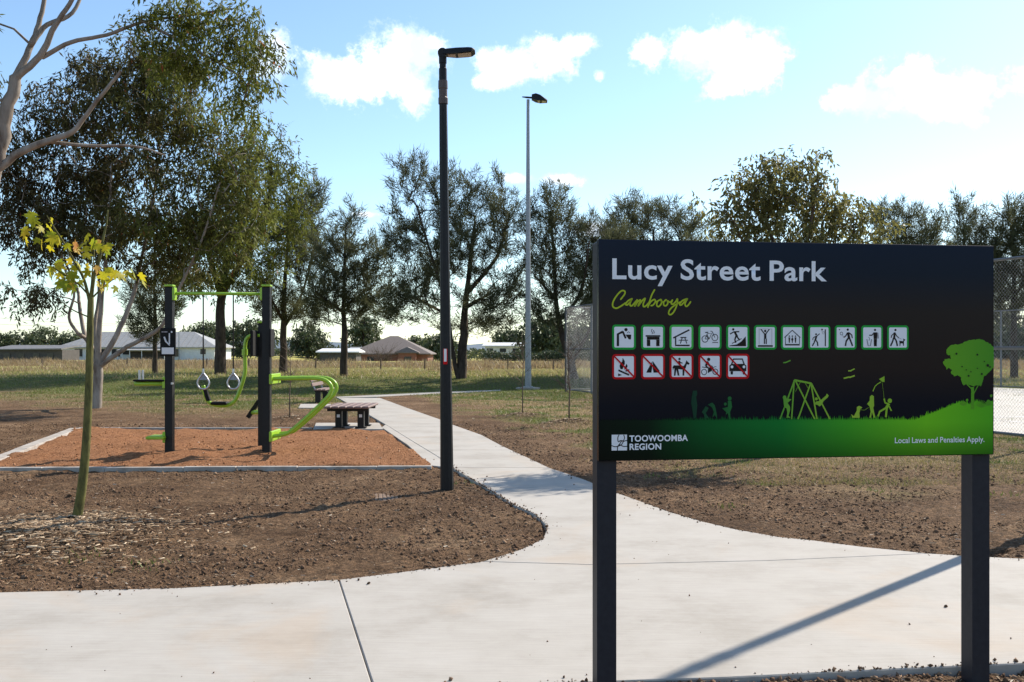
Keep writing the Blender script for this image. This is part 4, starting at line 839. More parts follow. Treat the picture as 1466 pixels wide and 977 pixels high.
# ------------------------------------------------------------------ trees
def grow(base, stems, lobes, nclump, seed, rtip, trunk_r, wob=.12, crown_gap=.55, up=.25, fill=.5):
    """stems: polylines (world) with radii; lobes: ellipsoids; returns skeleton chains and clump centres with axes"""
    rg = np.random.default_rng(seed); cl = []
    vols = np.array([l[3]*l[4]*l[5] for l in lobes])**.8; pr = vols/vols.sum(); tries = 0; gap = crown_gap
    while len(cl) < nclump and tries < nclump*60:
        tries += 1; l = lobes[rg.choice(len(lobes), p=pr)]; d = rg.normal(size=3); d /= np.linalg.norm(d); r_ = rg.random()**fill
        p = np.array(l[:3])+d*r_*np.array(l[3:6])
        if p[2] < .6: continue
        if cl and np.min(np.sum((np.array(cl)-p)**2, 1)) < gap*gap:
            if tries % 40 == 0: gap *= .93
            continue
        cl.append(p)
    nodes = []; par = []; fixed = []
    for st, r0, r1 in stems:
        pr_ = -1
        dense = catmull(st, 5)
        for i, p in enumerate(dense):
            p = np.array(p)+rg.normal(0, r0*.06, 3)*(1 if 0 < i else 0)
            if i == 0 and nodes:
                j = int(np.argmin(np.sum((np.array(nodes)-p)**2, 1))); pr_ = j; 
                if np.linalg.norm(nodes[j]-p) < .05: continue
            nodes.append(p); par.append(pr_); fixed.append(r0+(r1-r0)*i/(len(dense)-1)); pr_ = len(nodes)-1
    ax = []; chains = []
    cl = np.array(cl); order = np.argsort([np.min(np.sum((np.array(nodes)-c)**2, 1)) for c in cl])
    for ci in order:
        c = cl[ci]; N = np.array(nodes); dv = c-N; dist = np.linalg.norm(dv, axis=1)
        cost = dist*(1+.9*np.clip(-dv[:,2]/(dist+1e-6)+up, 0, 2))+np.where(N[:,2] < base[2]+.8, 3, 0); j = int(np.argmin(cost)); p0 = N[j]; D = dist[j]; k = max(2, int(D/.5)+1)
        side = rg.normal(0, wob, 3)*D; pr_ = j
        for s in range(1, k+1):
            t_ = s/k; q = p0+(c-p0)*t_+side*math.sin(math.pi*t_)+np.array([0,0,.10*D*math.sin(math.pi*t_)])
            nodes.append(q); par.append(pr_); fixed.append(0); pr_ = len(nodes)-1
        a_ = c-p0; ax.append(a_/(np.linalg.norm(a_)+1e-6))
    axes = np.zeros_like(cl); axes[order] = np.array(ax)
    n = len(nodes); cnt = np.zeros(n); kids = [[] for _ in range(n)]
    for i, p in enumerate(par):
        if p >= 0: kids[p].append(i)
    for i in range(n-1, -1, -1):
        if not kids[i]: cnt[i] = 1
        if par[i] >= 0: cnt[par[i]] += cnt[i]
    rad = rtip*np.maximum(cnt, 1)**.42; fx = np.array(fixed); rad = np.where(fx > 0, np.maximum(fx, rtip), np.minimum(rad, trunk_r*.8))
    for i in range(n):                         # never thicker than the parent
        if par[i] >= 0: rad[i] = min(rad[i], rad[par[i]]*1.0)
    return np.array(nodes), par, rad, kids, cl, axes, rg
def skin_tree(nodes, par, rad, kids, sides=7):
    mb = MB()
    starts = [i for i in range(len(nodes)) if par[i] < 0]; stack = [(i, None) for i in starts]
    while stack:
        i, p = stack.pop(); ch = [i] if p is None else [p, i]
        while kids[ch[-1]]:
            ks = sorted(kids[ch[-1]], key=lambda k: -rad[k]); 
            for k in ks[1:]: stack.append((k, ch[-1]))
            ch.append(ks[0])
        r_ = [rad[k] for k in ch]
        if p is not None: r_[0] = min(r_[0], rad[i]*1.15)
        if len(ch) > 1: mb.tube([nodes[k] for k in ch], r_, sides if max(r_) > .05 else 4, cap=False)
    return mb
def leaves_gum(cl, ax, rg, per, L, Wd, cr, droop=.75):
    ks = max(3, per//12); ns_ = len(cl)*ks; per = (per//ks)*ks; pl = per//ks      # each clump is a bunch of hanging sprigs
    so = np.repeat(cl, ks, 0)+rg.normal(0, 1, (ns_,3))*cr*np.array([.6,.6,.42]); sdv = rg.normal(0, .55, (ns_,3)); sdv[:,2] -= droop; sdv /= np.linalg.norm(sdv, axis=1)[:,None]
    n = ns_*pl; t = np.tile((np.arange(pl)+.5)/pl, ns_)[:,None]
    c = np.repeat(so, pl, 0)+np.repeat(sdv, pl, 0)*t*cr*1.25+rg.normal(0, 1, (n,3))*L*.22
    d = np.repeat(sdv, pl, 0)*.5+rg.normal(0, .45, (n,3)); d[:,2] -= droop*.5; d /= np.linalg.norm(d, axis=1)[:,None]
    s = np.cross(d, rg.normal(0, 1, (n,3))); s /= np.linalg.norm(s, axis=1)[:,None]+1e-6
    l = L*rg.uniform(.6,1.3,n)[:,None]; w = Wd*rg.uniform(.7,1.3,n)[:,None]
    base_v = np.repeat(rg.random(len(cl)), per)
    var = np.clip(base_v*.5+rg.random(n)*.42+.0, 0, .96); var = np.where(rg.random(n) < .006, 1.0, var)
    v = np.stack([c, c+d*l*.45+s*w/2, c+d*l, c+d*l*.45-s*w/2], 1).reshape(-1,3)
    return v, np.arange(n*4).reshape(-1,4), np.repeat(var, 4)
def leaves_cas(cl, ax, rg, per, L, Wd, cr):
    n = len(cl)*per; a = np.repeat(ax+np.array([0,0,.45]), per, 0); a /= np.linalg.norm(a, axis=1)[:,None]
    t = rg.uniform(-.75, .75, n)[:,None]; rr_ = (1-np.abs(t)*.55)
    c = np.repeat(cl, per, 0)+a*t*cr*1.7+rg.normal(0, .33, (n,3))*cr*rr_
    d = a*.7+rg.normal(0, .55, (n,3)); d[:,2] += .12; d /= np.linalg.norm(d, axis=1)[:,None]
    s = np.cross(d, rg.normal(0, 1, (n,3))); s /= np.linalg.norm(s, axis=1)[:,None]+1e-6
    l = L*rg.uniform(.6,1.35,n)[:,None]; w = Wd*rg.uniform(.7,1.3,n)[:,None]
    var = np.clip(np.repeat(rg.random(len(cl)), per)*.45+rg.random(n)*.55, 0, 1)
    v = np.stack([c, c+d*l*.4+s*w/2, c+d*l, c+d*l*.4-s*w/2], 1).reshape(-1,3)
    return v, np.arange(n*4).reshape(-1,4), np.repeat(var, 4)
def tree(name, label, cat, base_px, Y, stems_px, lobes_px, nclump, per, kind, L, Wd, cr, seed, bark, leaf, rtip=.012, trunk_r=.2, depth=1.0, group=None, gap=None, wob=.12, fill=.5, z0=0.0, vx=0):
    b = P(base_px[0], base_px[1], Y); base = (b.x, Y, z0); rs = random.Random(seed); k = Y/FPX
    stems = []
    for st, r0, r1, dy in stems_px:
        q = [P(p[0], p[1], Y) for p in st]; m_ = len(q)
        q = [Vector((p.x, p.y+dy*(i/(m_-1))**1.2, p.z)) for i, p in enumerate(q)]
        if st[0] == base_px: q[0].z = z0-.15
        stems.append((q, r0, r1))
    lobes = []
    for l in lobes_px:
        p = P(l[0], l[1], Y); rx, rz = l[2]*k, l[3]*k; ry = max(rx, rz)*depth*.9; off = (l[4] if len(l) > 4 else rs.uniform(-.5,.5))*ry
        lobes.append((p.x, p.y+off, p.z, rx, ry, rz))
    nodes, par, rad, kids, cl_, ax, rg = grow(base, stems, lobes, nclump, seed, rtip, trunk_r, wob, gap or cr*.8, fill=fill)
    t = tag(empty(name, base), label, cat, group)
    off = np.array(base)
    mb = skin_tree(nodes-off, par, rad, kids); mb.build('trunk', M[bark], t, True)
    fn = leaves_gum if kind == 'gum' else leaves_cas
    v, f, a = fn(cl_, ax, rg, per, L, Wd, cr)
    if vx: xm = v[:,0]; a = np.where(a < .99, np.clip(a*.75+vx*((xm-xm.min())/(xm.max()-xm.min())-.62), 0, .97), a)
    link('crown', np_mesh('crown', v-off, f, dict(v=a)), M[leaf], t)
    return t
G1 = 'sheoaks in the row behind the park'
# multi-stemmed gum behind the gym pad
tree('gum_tree', 'many stemmed pale gum with a broad dark crown left of the gym frame', 'tree', (138,583), 28.1,
  [([(138,583),(140,550),(141,522)],.15,.13,0), ([(141,525),(128,500),(112,478),(100,440),(90,410),(62,362)],.085,.03,1.2), ([(141,522),(143,480),(150,420),(160,350),(168,240)],.095,.025,-.4),
   ([(142,520),(165,480),(183,430),(190,390),(205,300),(215,200)],.09,.025,.8), ([(144,524),(185,497),(235,470),(258,430),(300,350),(330,270)],.075,.02,-1.0), ([(141,520),(130,470),(128,420),(120,340),(130,240)],.07,.02,1.5), ([(112,478),(104,455),(118,420),(112,390),(95,300)],.05,.015,-1.2)],
  [(175,150,115,75),(300,225,85,85),(120,250,110,90),(300,320,80,65),(195,320,120,60),(40,330,55,60),(25,240,45,70),(215,95,95,45),(330,275,60,70),(70,170,60,60),(250,160,90,80),(40,425,50,20),(100,330,80,40),(20,290,50,60),(250,380,70,22),(345,350,45,45)],
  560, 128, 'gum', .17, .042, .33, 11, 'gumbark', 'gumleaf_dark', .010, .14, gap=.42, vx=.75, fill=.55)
# tall gum whose trunk stands left of the frame
tree('gum_tree', 'tall pale barked gum leaning in from the left edge with hanging leaves', 'tree', (-90,616), 20.0,
  [([(-90,616),(-55,480),(-30,350),(-8,245),(6,180),(22,112)],.24,.115,0), ([(22,112),(38,70),(48,30),(55,-30),(62,-150)],.075,.03,.5), ([(22,112),(60,82),(85,40),(115,2),(160,-80)],.08,.03,-.4), ([(46,62),(62,32),(92,10),(104,-40)],.06,.03,.6),
   ([(62,82),(100,60),(150,48),(200,28),(270,16),(320,6)],.05,.02,.3), ([(-12,250),(30,219),(75,203),(110,190),(138,158),(182,108)],.085,.03,-.3), ([(75,204),(125,208),(190,208),(232,220)],.04,.015,.2), ([(200,28),(260,60),(330,100),(350,118)],.035,.015,.2)],
  [(285,38,85,45),(340,120,42,45),(230,15,70,35),(362,90,28,70),(350,20,35,40),(270,85,70,30),(-15,130,20,40),(160,-160,150,90),(-90,10,70,160),(10,-180,120,80)],
  380, 110, 'gum', .15, .034, .32, 23, 'gumbark', 'gumleaf', .008, .10, gap=.34, wob=.08, depth=.8, fill=.6)
# row of trees behind the lawn
tree('gum_tree', 'thick dark trunked gum between the gym posts', 'tree', (316,536), 52.4, [([(316,536),(316,480),(318,420),(330,350),(360,270)],.33,.1,0), ([(318,425),(300,380),(280,330)],.2,.08,1), ([(318,420),(345,380),(385,310),(395,240)],.2,.06,-1)],
  [(395,245,48,62),(350,320,70,60),(290,340,70,55),(420,320,30,50),(300,395,62,26),(370,210,35,40),(370,390,40,30)], 300, 70, 'gum', .25, .06, .52, 31, 'darkbark', 'gumleaf', .015, .25, gap=.55, z0=.35)
cas = [
 ('small sheoak behind the left gym post', (222,535), 54, [[(222,535),(222,480),(221,400)]], .17, [(220,425,40,45),(214,468,32,24),(245,440,22,30)], 70, 41),
 ('sheoak just right of the taller right gym post', (405,533.5), 56.5, [[(405,534),(406,470),(408,400),(415,310)],[(406,470),(430,420),(450,330)],[(406,460),(385,410)]], .24, [(410,330,36,55),(452,300,22,38),(378,405,34,36),(440,372,32,46),(412,440,56,24),(428,285,20,25)], 170, 42),
 ('sheoak above the backless bench', (492,538.5), 48.8, [[(492,538.5),(493,480),(492,440),(495,330)],[(492,440),(530,405)],[(492,448),(460,420)]], .21, [(502,322,20,30),(478,362,42,38),(525,380,38,42),(480,418,50,32),(542,428,30,34),(455,445,25,22),(500,440,45,22)], 165, 43),
 ('large double trunked sheoak behind the street lamp', (660,541), 45.8, [[(660,541),(663,480),(668,420),(680,320)],[(655,541),(648,500),(640,440),(600,300)],[(668,420),(710,370),(725,320)],[(640,450),(600,430),(575,420)],[(668,440),(700,420)]], .27, [(590,258,33,36),(640,285,48,50),(692,282,36,42),(583,335,33,50),(722,330,28,52),(650,365,62,50),(600,425,52,38),(702,425,48,38),(570,440,28,28),(740,402,18,34),(680,462,60,14),(610,380,40,30)], 330, 44),
 ('leaning sheoak beside the floodlight pole', (822,541), 46, [[(822,541),(815,512),(802,470),(796,425),(790,320)],[(800,460),(830,420),(840,350)],[(796,430),(770,400)],[(818,520),(845,470),(850,440)]], .24, [(790,308,34,38),(828,340,28,40),(770,360,28,40),(810,398,45,38),(846,430,20,40),(770,440,25,22),(862,370,25,45),(800,455,40,14)], 200, 45),
 ('sheoak rising over the left end of the sign', (935,547), 50.5, [[(935,547),(937,450),(935,330)],[(936,430),(900,350)],[(936,420),(975,345)]], .22, [(932,310,58,26),(895,330,34,34),(985,330,34,32),(930,375,75,45),(900,300,20,22)], 170, 46),
 ('added shade sheoak beside the left post of the sign, its foot behind the fence corner', (880,543), 47, [[(880,543),(880,470),(876,370)],[(880,460),(900,400)]], .22, [(876,355,34,34),(880,400,46,40),(868,440,36,26),(905,420,34,34)], 150, 50),  # extra tree put in so its shadow darkens the lawn
 ('added shade sheoak mostly hidden behind the left half of the sign', (1015,546), 49, [[(1015,546),(1015,470),(1012,380)],[(1015,460),(1040,400)]], .22, [(1012,372,48,34),(1015,420,60,44),(1050,400,34,36),(985,400,34,36)], 150, 51),  # another extra tree, nearly out of view, added to shade the lawn
 ('sheoak showing over the right end of the sign', (1298,546), 52, [[(1298,546),(1298,430),(1296,330)],[(1298,420),(1330,360)]], .22, [(1285,320,42,28),(1330,328,24,26),(1300,370,60,38),(1262,312,16,20)], 120, 47),
 ('sheoak standing behind the far court fence right of the sign', (1385,543), 58, [[(1385,543),(1384,430),(1380,320)],[(1384,430),(1410,370)]], .22, [(1380,312,28,32),(1386,370,42,48),(1376,430,32,26),(1415,400,25,40)], 130, 48),
 ('sheoak at the right edge behind the court', (1452,543), 58, [[(1452,543),(1452,430),(1450,320)],[(1452,430),(1475,370)],[(1452,420),(1430,370)]], .24, [(1445,322,34,36),(1470,330,30,44),(1455,385,46,58),(1440,440,36,30),(1490,420,30,50)], 190, 49)]
for lab, bp_, Y, sts, r0, lobes, nc, sd_ in cas:
    tree('sheoak_tree', lab, 'tree', bp_, Y, [(s, r0 if i == 0 else r0*.45, r0*.22 if i == 0 else r0*.14, random.Random(sd_*7+i).uniform(-1.5,1.5) if i else 0) for i, s in enumerate(sts)], lobes, int(nc*1.2), 95, 'cas', .0075*Y, .0006*Y, .0072*Y, sd_, 'darkbark', 'casleaf', .0003*Y, r0*.7, group=G1, gap=.0115*Y, wob=.1, z0=.35 if bp_[0] < 850 else 0)
# olive green tree behind the sign
tree('leafy_tree', 'olive green leafy tree rising behind the middle of the sign', 'tree', (1135,647), 15.7, [([(1135,647),(1137,520),(1130,430)],.10,.07,0), ([(1130,430),(1110,350),(1085,260)],.05,.015,.2), ([(1130,430),(1150,360),(1165,270)],.05,.015,-.2), ([(1132,450),(1190,380),(1230,330)],.045,.015,.2), ([(1132,450),(1080,390),(1045,320)],.045,.015,-.3)],
  [(1090,262,54,42),(1130,285,75,55),(1185,305,65,42),(1052,305,45,40),(1232,325,42,26),(1150,238,42,30),(1130,352,105,40),(1108,232,44,18),(1200,285,40,28)], 270, 48, 'gum', .095, .032, .19, 61, 'twigbark', 'oliveleaf', 	.005, .06, gap=.19, depth=.9, fill=.6)
# distant trees
bgs = [('rounded green tree left of the white house', 62, 487, 40, 26, 235), ('small tree at the left edge of the meadow', 5, 492, 18, 20, 230), ('green tree close behind the white house, left end', 112, 492, 26, 14, 215), ('dark tree right of the white house', 352, 480, 40, 34, 200), ('tree between the two houses', 440, 486, 30, 28, 225), ('tall dark tree beside the brown roofed house', 520, 470, 24, 36, 240),
       ('light green tree behind the brown roof', 592, 494, 22, 14, 260), ('bushy tree behind the street lamp', 632, 492, 22, 18, 230), ('tree left of the floodlight pole', 727, 488, 20, 22, 235), ('dark tree behind the floodlight pole', 778, 478, 36, 34, 180), ('tree beyond the court corner', 836, 484, 30, 30, 170), ('tree glimpsed through the court fence', 1440, 482, 40, 36, 140), ('tree far behind the thick dark trunk', 290, 478, 24, 22, 240), ('tree at the far right behind the court', 1500, 480, 40, 36, 150)]
for i, (lab, px, py, rx, ry, Y) in enumerate(bgs):
    gp = 518 if Y < 200 else 512
    tree('distant_tree', lab, 'tree', (px, gp), Y, [([(px,gp),(px,py+ry*.4),(px+2,py-ry*.3)],.3,.12,0)], [(px,py,rx,ry*.8),(px-rx*.35,py+ry*.2,rx*.6,ry*.6),(px+rx*.4,py+ry*.15,rx*.6,ry*.65),(px+rx*.1,py-ry*.4,rx*.5,ry*.5)], 70, 55, 'gum', .9, .3, 1.25, 100+i, 'darkbark', 'bgleaf', .04, .25, group='trees beyond the meadow', gap=1.1)
# bare bush by the brown house, bare saplings
def twiggy(name, label, cat, base_px, Y, H, n, spread, seed, r0, bark='twigbark', up=.8, single=True, group=None):
    b = P(base_px[0], base_px[1], Y); z0 = 0 if Y < 100 else -.3; t = tag(empty(name, (b.x, Y, z0)), label, cat, group); rg = random.Random(seed); mb = MB(); tw = MB()
    if single:
        pts_ = [(rg.gauss(0,.012)*H*i/6, rg.gauss(0,.012)*H, H*i/6) for i in range(7)]; pts_[0] = (0,0,-.1); mb.tube(pts_, [r0*(1-.8*i/6) for i in range(7)], 7); mb.build('trunk', M[bark], t, True)
    for i in range(n):
        z = H*rg.uniform(.28,.95) if single else 0; a = rg.uniform(0,6.283); l = spread*rg.uniform(.5,1.1)*(1-.5*z/H if single else 1); p = Vector((0,0,z)); d = Vector((math.cos(a)*(1-up*.4), math.sin(a)*(1-up*.4), up*rg.uniform(.5,1.2))).normalized(); q = [p]
        for k in range(4): d = (d+Vector((rg.gauss(0,.16), rg.gauss(0,.16), rg.gauss(0,.12)))).normalized(); q.append(q[-1]+d*l/4)
        tw.tube(q, [r0*.38*(1-.17*k) for k in range(5)], 4, cap=False)
        for k in range(3):
            s = q[rg.randint(1,3)]; d2 = (d+Vector((rg.gauss(0,.5), rg.gauss(0,.5), rg.gauss(0,.3)))).normalized(); tw.tube([s, s+d2*l*.22, s+(d2+Vector((rg.gauss(0,.2),rg.gauss(0,.2),.15)))*l*.42], [r0*.2, r0*.15, r0*.09], 4, cap=False)
    tw.build('twigs', M[bark], t); return t
twiggy('bare_bush', 'large leafless bush in front of the brown roofed house', 'bush', (548,510), 150, 3.6, 90, 3.4, 3, .06, single=False, up=.75)
twiggy('bare_sapling', 'thin bare sapling nearer the galvanised floodlight pole', 'sapling', (748,596), SAPS[0][1], 2.1, 16, .8, 5, .018)
twiggy('bare_sapling', 'thin bare sapling just left of the sign', 'sapling', (815,607), SAPS[1][1], 2.2, 22, .8, 6, .02)
twiggy('bare_sapling', 'thin bare sapling seen between the gym frame and the green rails', 'sapling', (415,601), SAPS[2][1], 1.7, 15, .8, 7, .018)
for i, (px, py, Y) in enumerate([(150,512,120),(470,514,118),(700,514,112),(790,514,116),(30,512,118)]):
    twiggy('dry_shrub', ['dry grey shrub in front of the white house','dry shrub left of the bare bush','dry shrub right of the street lamp','dry shrub right of the floodlight pole','dry shrub at the left of the meadow'][i], 'shrub', (px,py), Y, 1.5, 45, 1.4, 80+i, .035, single=False, up=.7)

# ------------------------------------------------------------------ maple sapling in the foreground
Ys = U(108,757)[1]; b0 = P(108,757,Ys)
ms = tag(empty('maple_sapling', (b0.x, Ys, 0)), 'young maple sapling with a few yellow and orange leaves in mulch', 'sapling'); o = (b0.x, Ys, 0)
def pp(l, dy=0): return catmull([P(a, c, Ys)+Vector((0, dy*i/(len(l)-1), 0)) for i, (a, c) in enumerate(l)], 5)
def tp_(l, r0, r1, name, dy=0, n=8):
    q = pp(l, dy); MB(o).tube(q, [r0+(r1-r0)*i/(len(q)-1) for i in range(len(q))], n).build(name, M['greenbark'], ms, True)
tp_([(104,790),(109,750),(117,700),(123,640),(127,560),(129,470),(130,425)], .050, .026, 'stem', 0, 10)
tp_([(130,430),(134,395),(141,370),(146,340),(150,318),(151,300)], .020, .006, 'branch', .05)
tp_([(129,435),(122,400),(112,378),(98,350),(86,328),(78,312)], .016, .004, 'branch', -.15)
tp_([(128,424),(118,408),(104,396),(94,386)], .009, .004, 'branch', -.25, 6)
tp_([(131,428),(142,412),(155,398),(168,392)], .009, .003, 'branch', .2, 6)
tp_([(130,420),(128,385),(126,360),(120,352)], .008, .003, 'branch', .2, 6)
tp_([(147,345),(153,356),(158,352)], .005, .002, 'branch', .05, 6)
tp_([(129,455),(112,445),(100,432)], .007, .003, 'branch', -.2, 6)
lobe = []
for i in range(5):
    a = R(-112+56*i); rr_ = [.62,.9,1.05,.9,.62][i]
    for da, f in ((-25,.42),(-12,.74),(-6,.68),(0,1),(6,.68),(12,.74)): lobe.append((math.sin(a+R(da))*rr_*f, math.cos(a+R(da))*rr_*f))
lobe.append((.1,-.28)); lobe = [(.0,-.34)]+lobe
rg = random.Random(17)
spots = [(58,318),(66,328),(55,336),(48,345),(72,338),(80,342),(62,352),(84,328),(70,314),(50,332),(76,352),(88,345),
         (106,356),(116,352),(124,350),(112,362),(140,346),(134,352),(142,342),(148,354),
         (84,376),(94,382),(88,392),(100,392),(112,384),(118,378),(104,402),(92,404),(100,410),(110,396),(122,388),(82,386),
         (134,390),(146,394),(152,386),(158,396),(150,404),(162,390),(156,410),(140,384),
         (178,390),(186,388),(192,392),(182,396),(160,352)]
spots += [(a+rg.uniform(-9,9), c+rg.uniform(-8,8)) for a, c in spots[::2]]
for i, (a, c) in enumerate(spots):
    s = rg.uniform(.065,.105); ctr = P(a, c, Ys)+Vector((0, rg.uniform(-.25,.25), 0))
    e = Matrix.Rotation(rg.uniform(0,6.28),3,'Z')@Matrix.Rotation(R(rg.uniform(35,110)),3,'X')@Matrix.Rotation(rg.uniform(-.7,.7)+math.pi,3,'Z'); cu = rg.uniform(.15,.45)
    vs = [Vector((0,0,0))]+[Vector((x_, y_, -cu*(x_*x_+y_*y_)*.6+rg.uniform(-.04,.04))) for x_, y_ in lobe]; n = len(lobe)
    vv = [ctr+e@(q*s)-Vector(o) for q in vs]; vo = min(1, max(0, rg.gauss(.35,.2)+(.35 if (a, c) in [(55,336),(106,356),(140,346),(134,352),(134,390),(140,384),(116,352),(48,345)] else 0)))
    me = np_mesh('leaf', [tuple(q) for q in vv], [(0, 1+k, 1+(k+1) % n) for k in range(n)], dict(v=[vo+rg.uniform(-.08,.08) for _ in vv]))
    link('leaf', me, M['maple'], ms)

# ------------------------------------------------------------------ houses beyond the meadow
M['metalroof'] = mat('pale_grey_metal_roof', (.34,.34,.33), (.28,.28,.27), .5, 3); M['tileroof'] = mat('brown_tile_roof', (.17,.14,.125), (.13,.11,.10), .8, 6, bump=.3, bscale=4, bdist=.1)
M['hwhite'] = mat('white_weatherboard', (.68,.70,.72), (.6,.62,.64), .7, 2); M['hdark'] = mat('dark_window_glass', (.03,.035,.04), (.02,.024,.03), .15, 3); M['brick'] = mat('red_brick', (.28,.12,.08), (.2,.085,.06), .85, 14); M['darkwall'] = mat('dark_wall', (.09,.08,.075), (.06,.055,.05), .8, 3)
def hip(mb, x0, x1, y0, y1, ze, zr, ov=.5, ridge=None):
    x0 -= ov; x1 += ov; y0 -= ov; y1 += ov; r_ = (y1-y0)/2; ym = (y0+y1)/2
    ra, rb = ridge if ridge else (x0+r_, x1-r_)
    v = [(x0,y0,ze),(x1,y0,ze),(x1,y1,ze),(x0,y1,ze),(ra,ym,zr),(rb,ym,zr),(x0,y0,ze-.18),(x1,y0,ze-.18),(x1,y1,ze-.18),(x0,y1,ze-.18)]
    return mb.add(v, [(0,1,5,4),(1,2,5),(2,3,4,5),(3,0,4),(6,7,1,0),(7,8,2,1),(8,9,3,2),(9,6,0,3),(9,8,7,6)])
Yh = 168.0
def HX(px, Y=Yh): return (px-CX)*Y/FPX
def HZ(py, Y=Yh): return CAMZ+(HY-py)*Y/FPX
hw = tag(empty('white_house', (HX(197), Yh, 0)), 'long white house with a pale grey hipped metal roof across the meadow', 'house'); o = (HX(197), Yh, 0)
ze, zr = HZ(497), HZ(474.5)
MB(o).box((HX(197), Yh+5, ze/2-.4), (HX(307)-HX(87), 10, ze+.7)).build('wall', M['hwhite'], hw)
rf = hip(MB(o), HX(87), HX(307), Yh, Yh+10, ze, zr, .6).build('roof', M['metalroof'], hw)
M['seam'] = mat('roof_seam', (.3,.3,.29), None, .5)
for i in range(26):
    a = HX(92+i*8.4); f0, f1 = HX(87)-.6, HX(307)+.6; run = min(1, (a-f0)/5.6, (f1-a)/5.6)
    MB(o).tube([(a, Yh-.6, ze+.02), (a, Yh-.6+5.6*run, ze+.02+(zr-ze)*run)], .035, 3).build('roof_seam', M['seam'], rf)
for a, b, z0_, z1_, m_ in ((107,118,500,511,'hdark'),(160,172,500,511,'hdark'),(246,256,500,511,'hdark'),(287,294.5,500,507.5,'hdark'),(130,150,500,511,'hdark'),(176,186,501,508,'hdark')):
    w = MB(o).box((HX((a+b)/2), Yh-.02, (HZ(z0_)+HZ(z1_))/2), (HX(b)-HX(a), .1, HZ(z0_)-HZ(z1_))).build('window', M[m_], hw)
    MB(o).box((HX((a+b)/2), Yh-.09, HZ(z1_)-.04), (HX(b)-HX(a)+.2, .12, .09)).build('sill', M['hwhite'], w)
vr = MB(o).add([(HX(176),Yh-.03,ze-.25),(HX(246),Yh-.03,ze-.25),(HX(246),Yh-3,ze-.5),(HX(176),Yh-3,ze-.5),(HX(176),Yh-.03,ze-.33),(HX(246),Yh-.03,ze-.33),(HX(246),Yh-3,ze-.6),(HX(176),Yh-3,ze-.6)], [(0,1,2,3),(7,6,5,4),(3,2,6,7),(0,3,7,4),(1,5,6,2)]).build('verandah_roof', M['metalroof'], hw)
MB(o).box((HX(212), Yh-.06, (ze-.6)/2), (HX(242)-HX(192), .12, ze-.9)).build('verandah_shade', M['darkwall'], hw)  # dark sheet painting the verandah's shade over the white wall
for px in (178,195,212,229,244): MB(o).tube([(HX(px),Yh-2.9,-.3),(HX(px),Yh-2.9,ze-.58)], .06, 6).build('verandah_post', M['hwhite'], vr)
for i in range(5): MB(o).box((HX(274), Yh-.015, .4+i*.36), (HX(284)-HX(263), .06, .33)).build('weatherboard', M['hwhite'], hw)
MB(o).tube([(HX(258,Yh), Yh-.6, 0), (HX(258), Yh-.6, zr-.1)], .09, 6).build('vent_pipe', M['galv'], hw)
# low sheds at the left
Y2 = 150.0
sh = tag(empty('dark_shed', (HX(40,Y2), Y2, 0)), 'low dark shed with a pale flat roof at the far left of the meadow', 'shed'); o = (HX(40,Y2), Y2, 0)
MB(o).box((HX(40,Y2), Y2+3, HZ(501,Y2)/2-.1), (HX(86,Y2)-HX(-12,Y2), 6, HZ(501,Y2)+.2)).build('wall', M['darkwall'], sh)
MB(o).add([(HX(-14,Y2),Y2-.5,HZ(500,Y2)),(HX(90,Y2),Y2-.5,HZ(499,Y2)),(HX(90,Y2),Y2+6.5,HZ(494,Y2)),(HX(-14,Y2),Y2+6.5,HZ(494,Y2)),(HX(-14,Y2),Y2-.5,HZ(501.4,Y2)),(HX(90,Y2),Y2-.5,HZ(501,Y2)),(HX(90,Y2),Y2+6.5,HZ(495.5,Y2)),(HX(-14,Y2),Y2+6.5,HZ(495.5,Y2))], [(0,1,2,3),(7,6,5,4),(4,5,1,0),(5,6,2,1),(6,7,3,2),(7,4,0,3)]).build('roof', mat('dull_shed_roof', (.17,.165,.16), (.12,.115,.11), .6, 2), sh)
for px in (10,30,52,72): MB(o).box((HX(px,Y2), Y2-.04, .7), (1.0,.08,1.0)).build('opening', M['hdark'], sh)
# brown house
Y3 = 186.0; o3 = (HX(555,Y3), Y3, -1.9)
hb = tag(empty('brown_house', o3), 'house with a large brown hipped tile roof behind the bare bush', 'house')
ze, zr = HZ(506.5,Y3), HZ(480.5,Y3)
MB(o3).box((HX(556,Y3), Y3+7, (ze-1.9)/2), (HX(612,Y3)-HX(500,Y3), 13, ze+1.9)).build('wall', M['brick'], hb)
rf = hip(MB(o3), HX(500,Y3), HX(612,Y3), Y3+.5, Y3+13.5, ze, zr, .6, (HX(552,Y3), HX(564,Y3))).build('roof', M['tileroof'], hb)
gx0, gx1, gz0, gz1 = HX(567,Y3), HX(601,Y3), HZ(504.5,Y3), HZ(497,Y3); gm_ = (gx0+gx1)/2
gb = MB(o3).add([(gx0,Y3-2,gz0),(gx1,Y3-2,gz0),(gm_,Y3-1.4,gz1),(gx0,Y3+4,gz0),(gx1,Y3+4,gz0),(gm_,Y3+4,gz1),(gx0,Y3-2,gz0-.2),(gx1,Y3-2,gz0-.2),(gx1,Y3+4,gz0-.2),(gx0,Y3+4,gz0-.2)], [(0,1,2),(0,2,5,3),(1,4,5,2),(6,7,1,0),(7,8,4,1),(9,6,0,3),(9,8,7,6)]).build('porch_roof', M['tileroof'], hb)
MB(o3).box((gm_, Y3, (gz0-2.1)/2), (gx1-gx0-1.2, 3, gz0+1.7)).build('porch_wall', M['brick'], hb)
for px in (512,530,585): MB(o3).box((HX(px,Y3), Y3+(.46 if px < 560 else -1.52), -.1), (1.3,.08,1.1)).build('window', M['hdark'], hb)
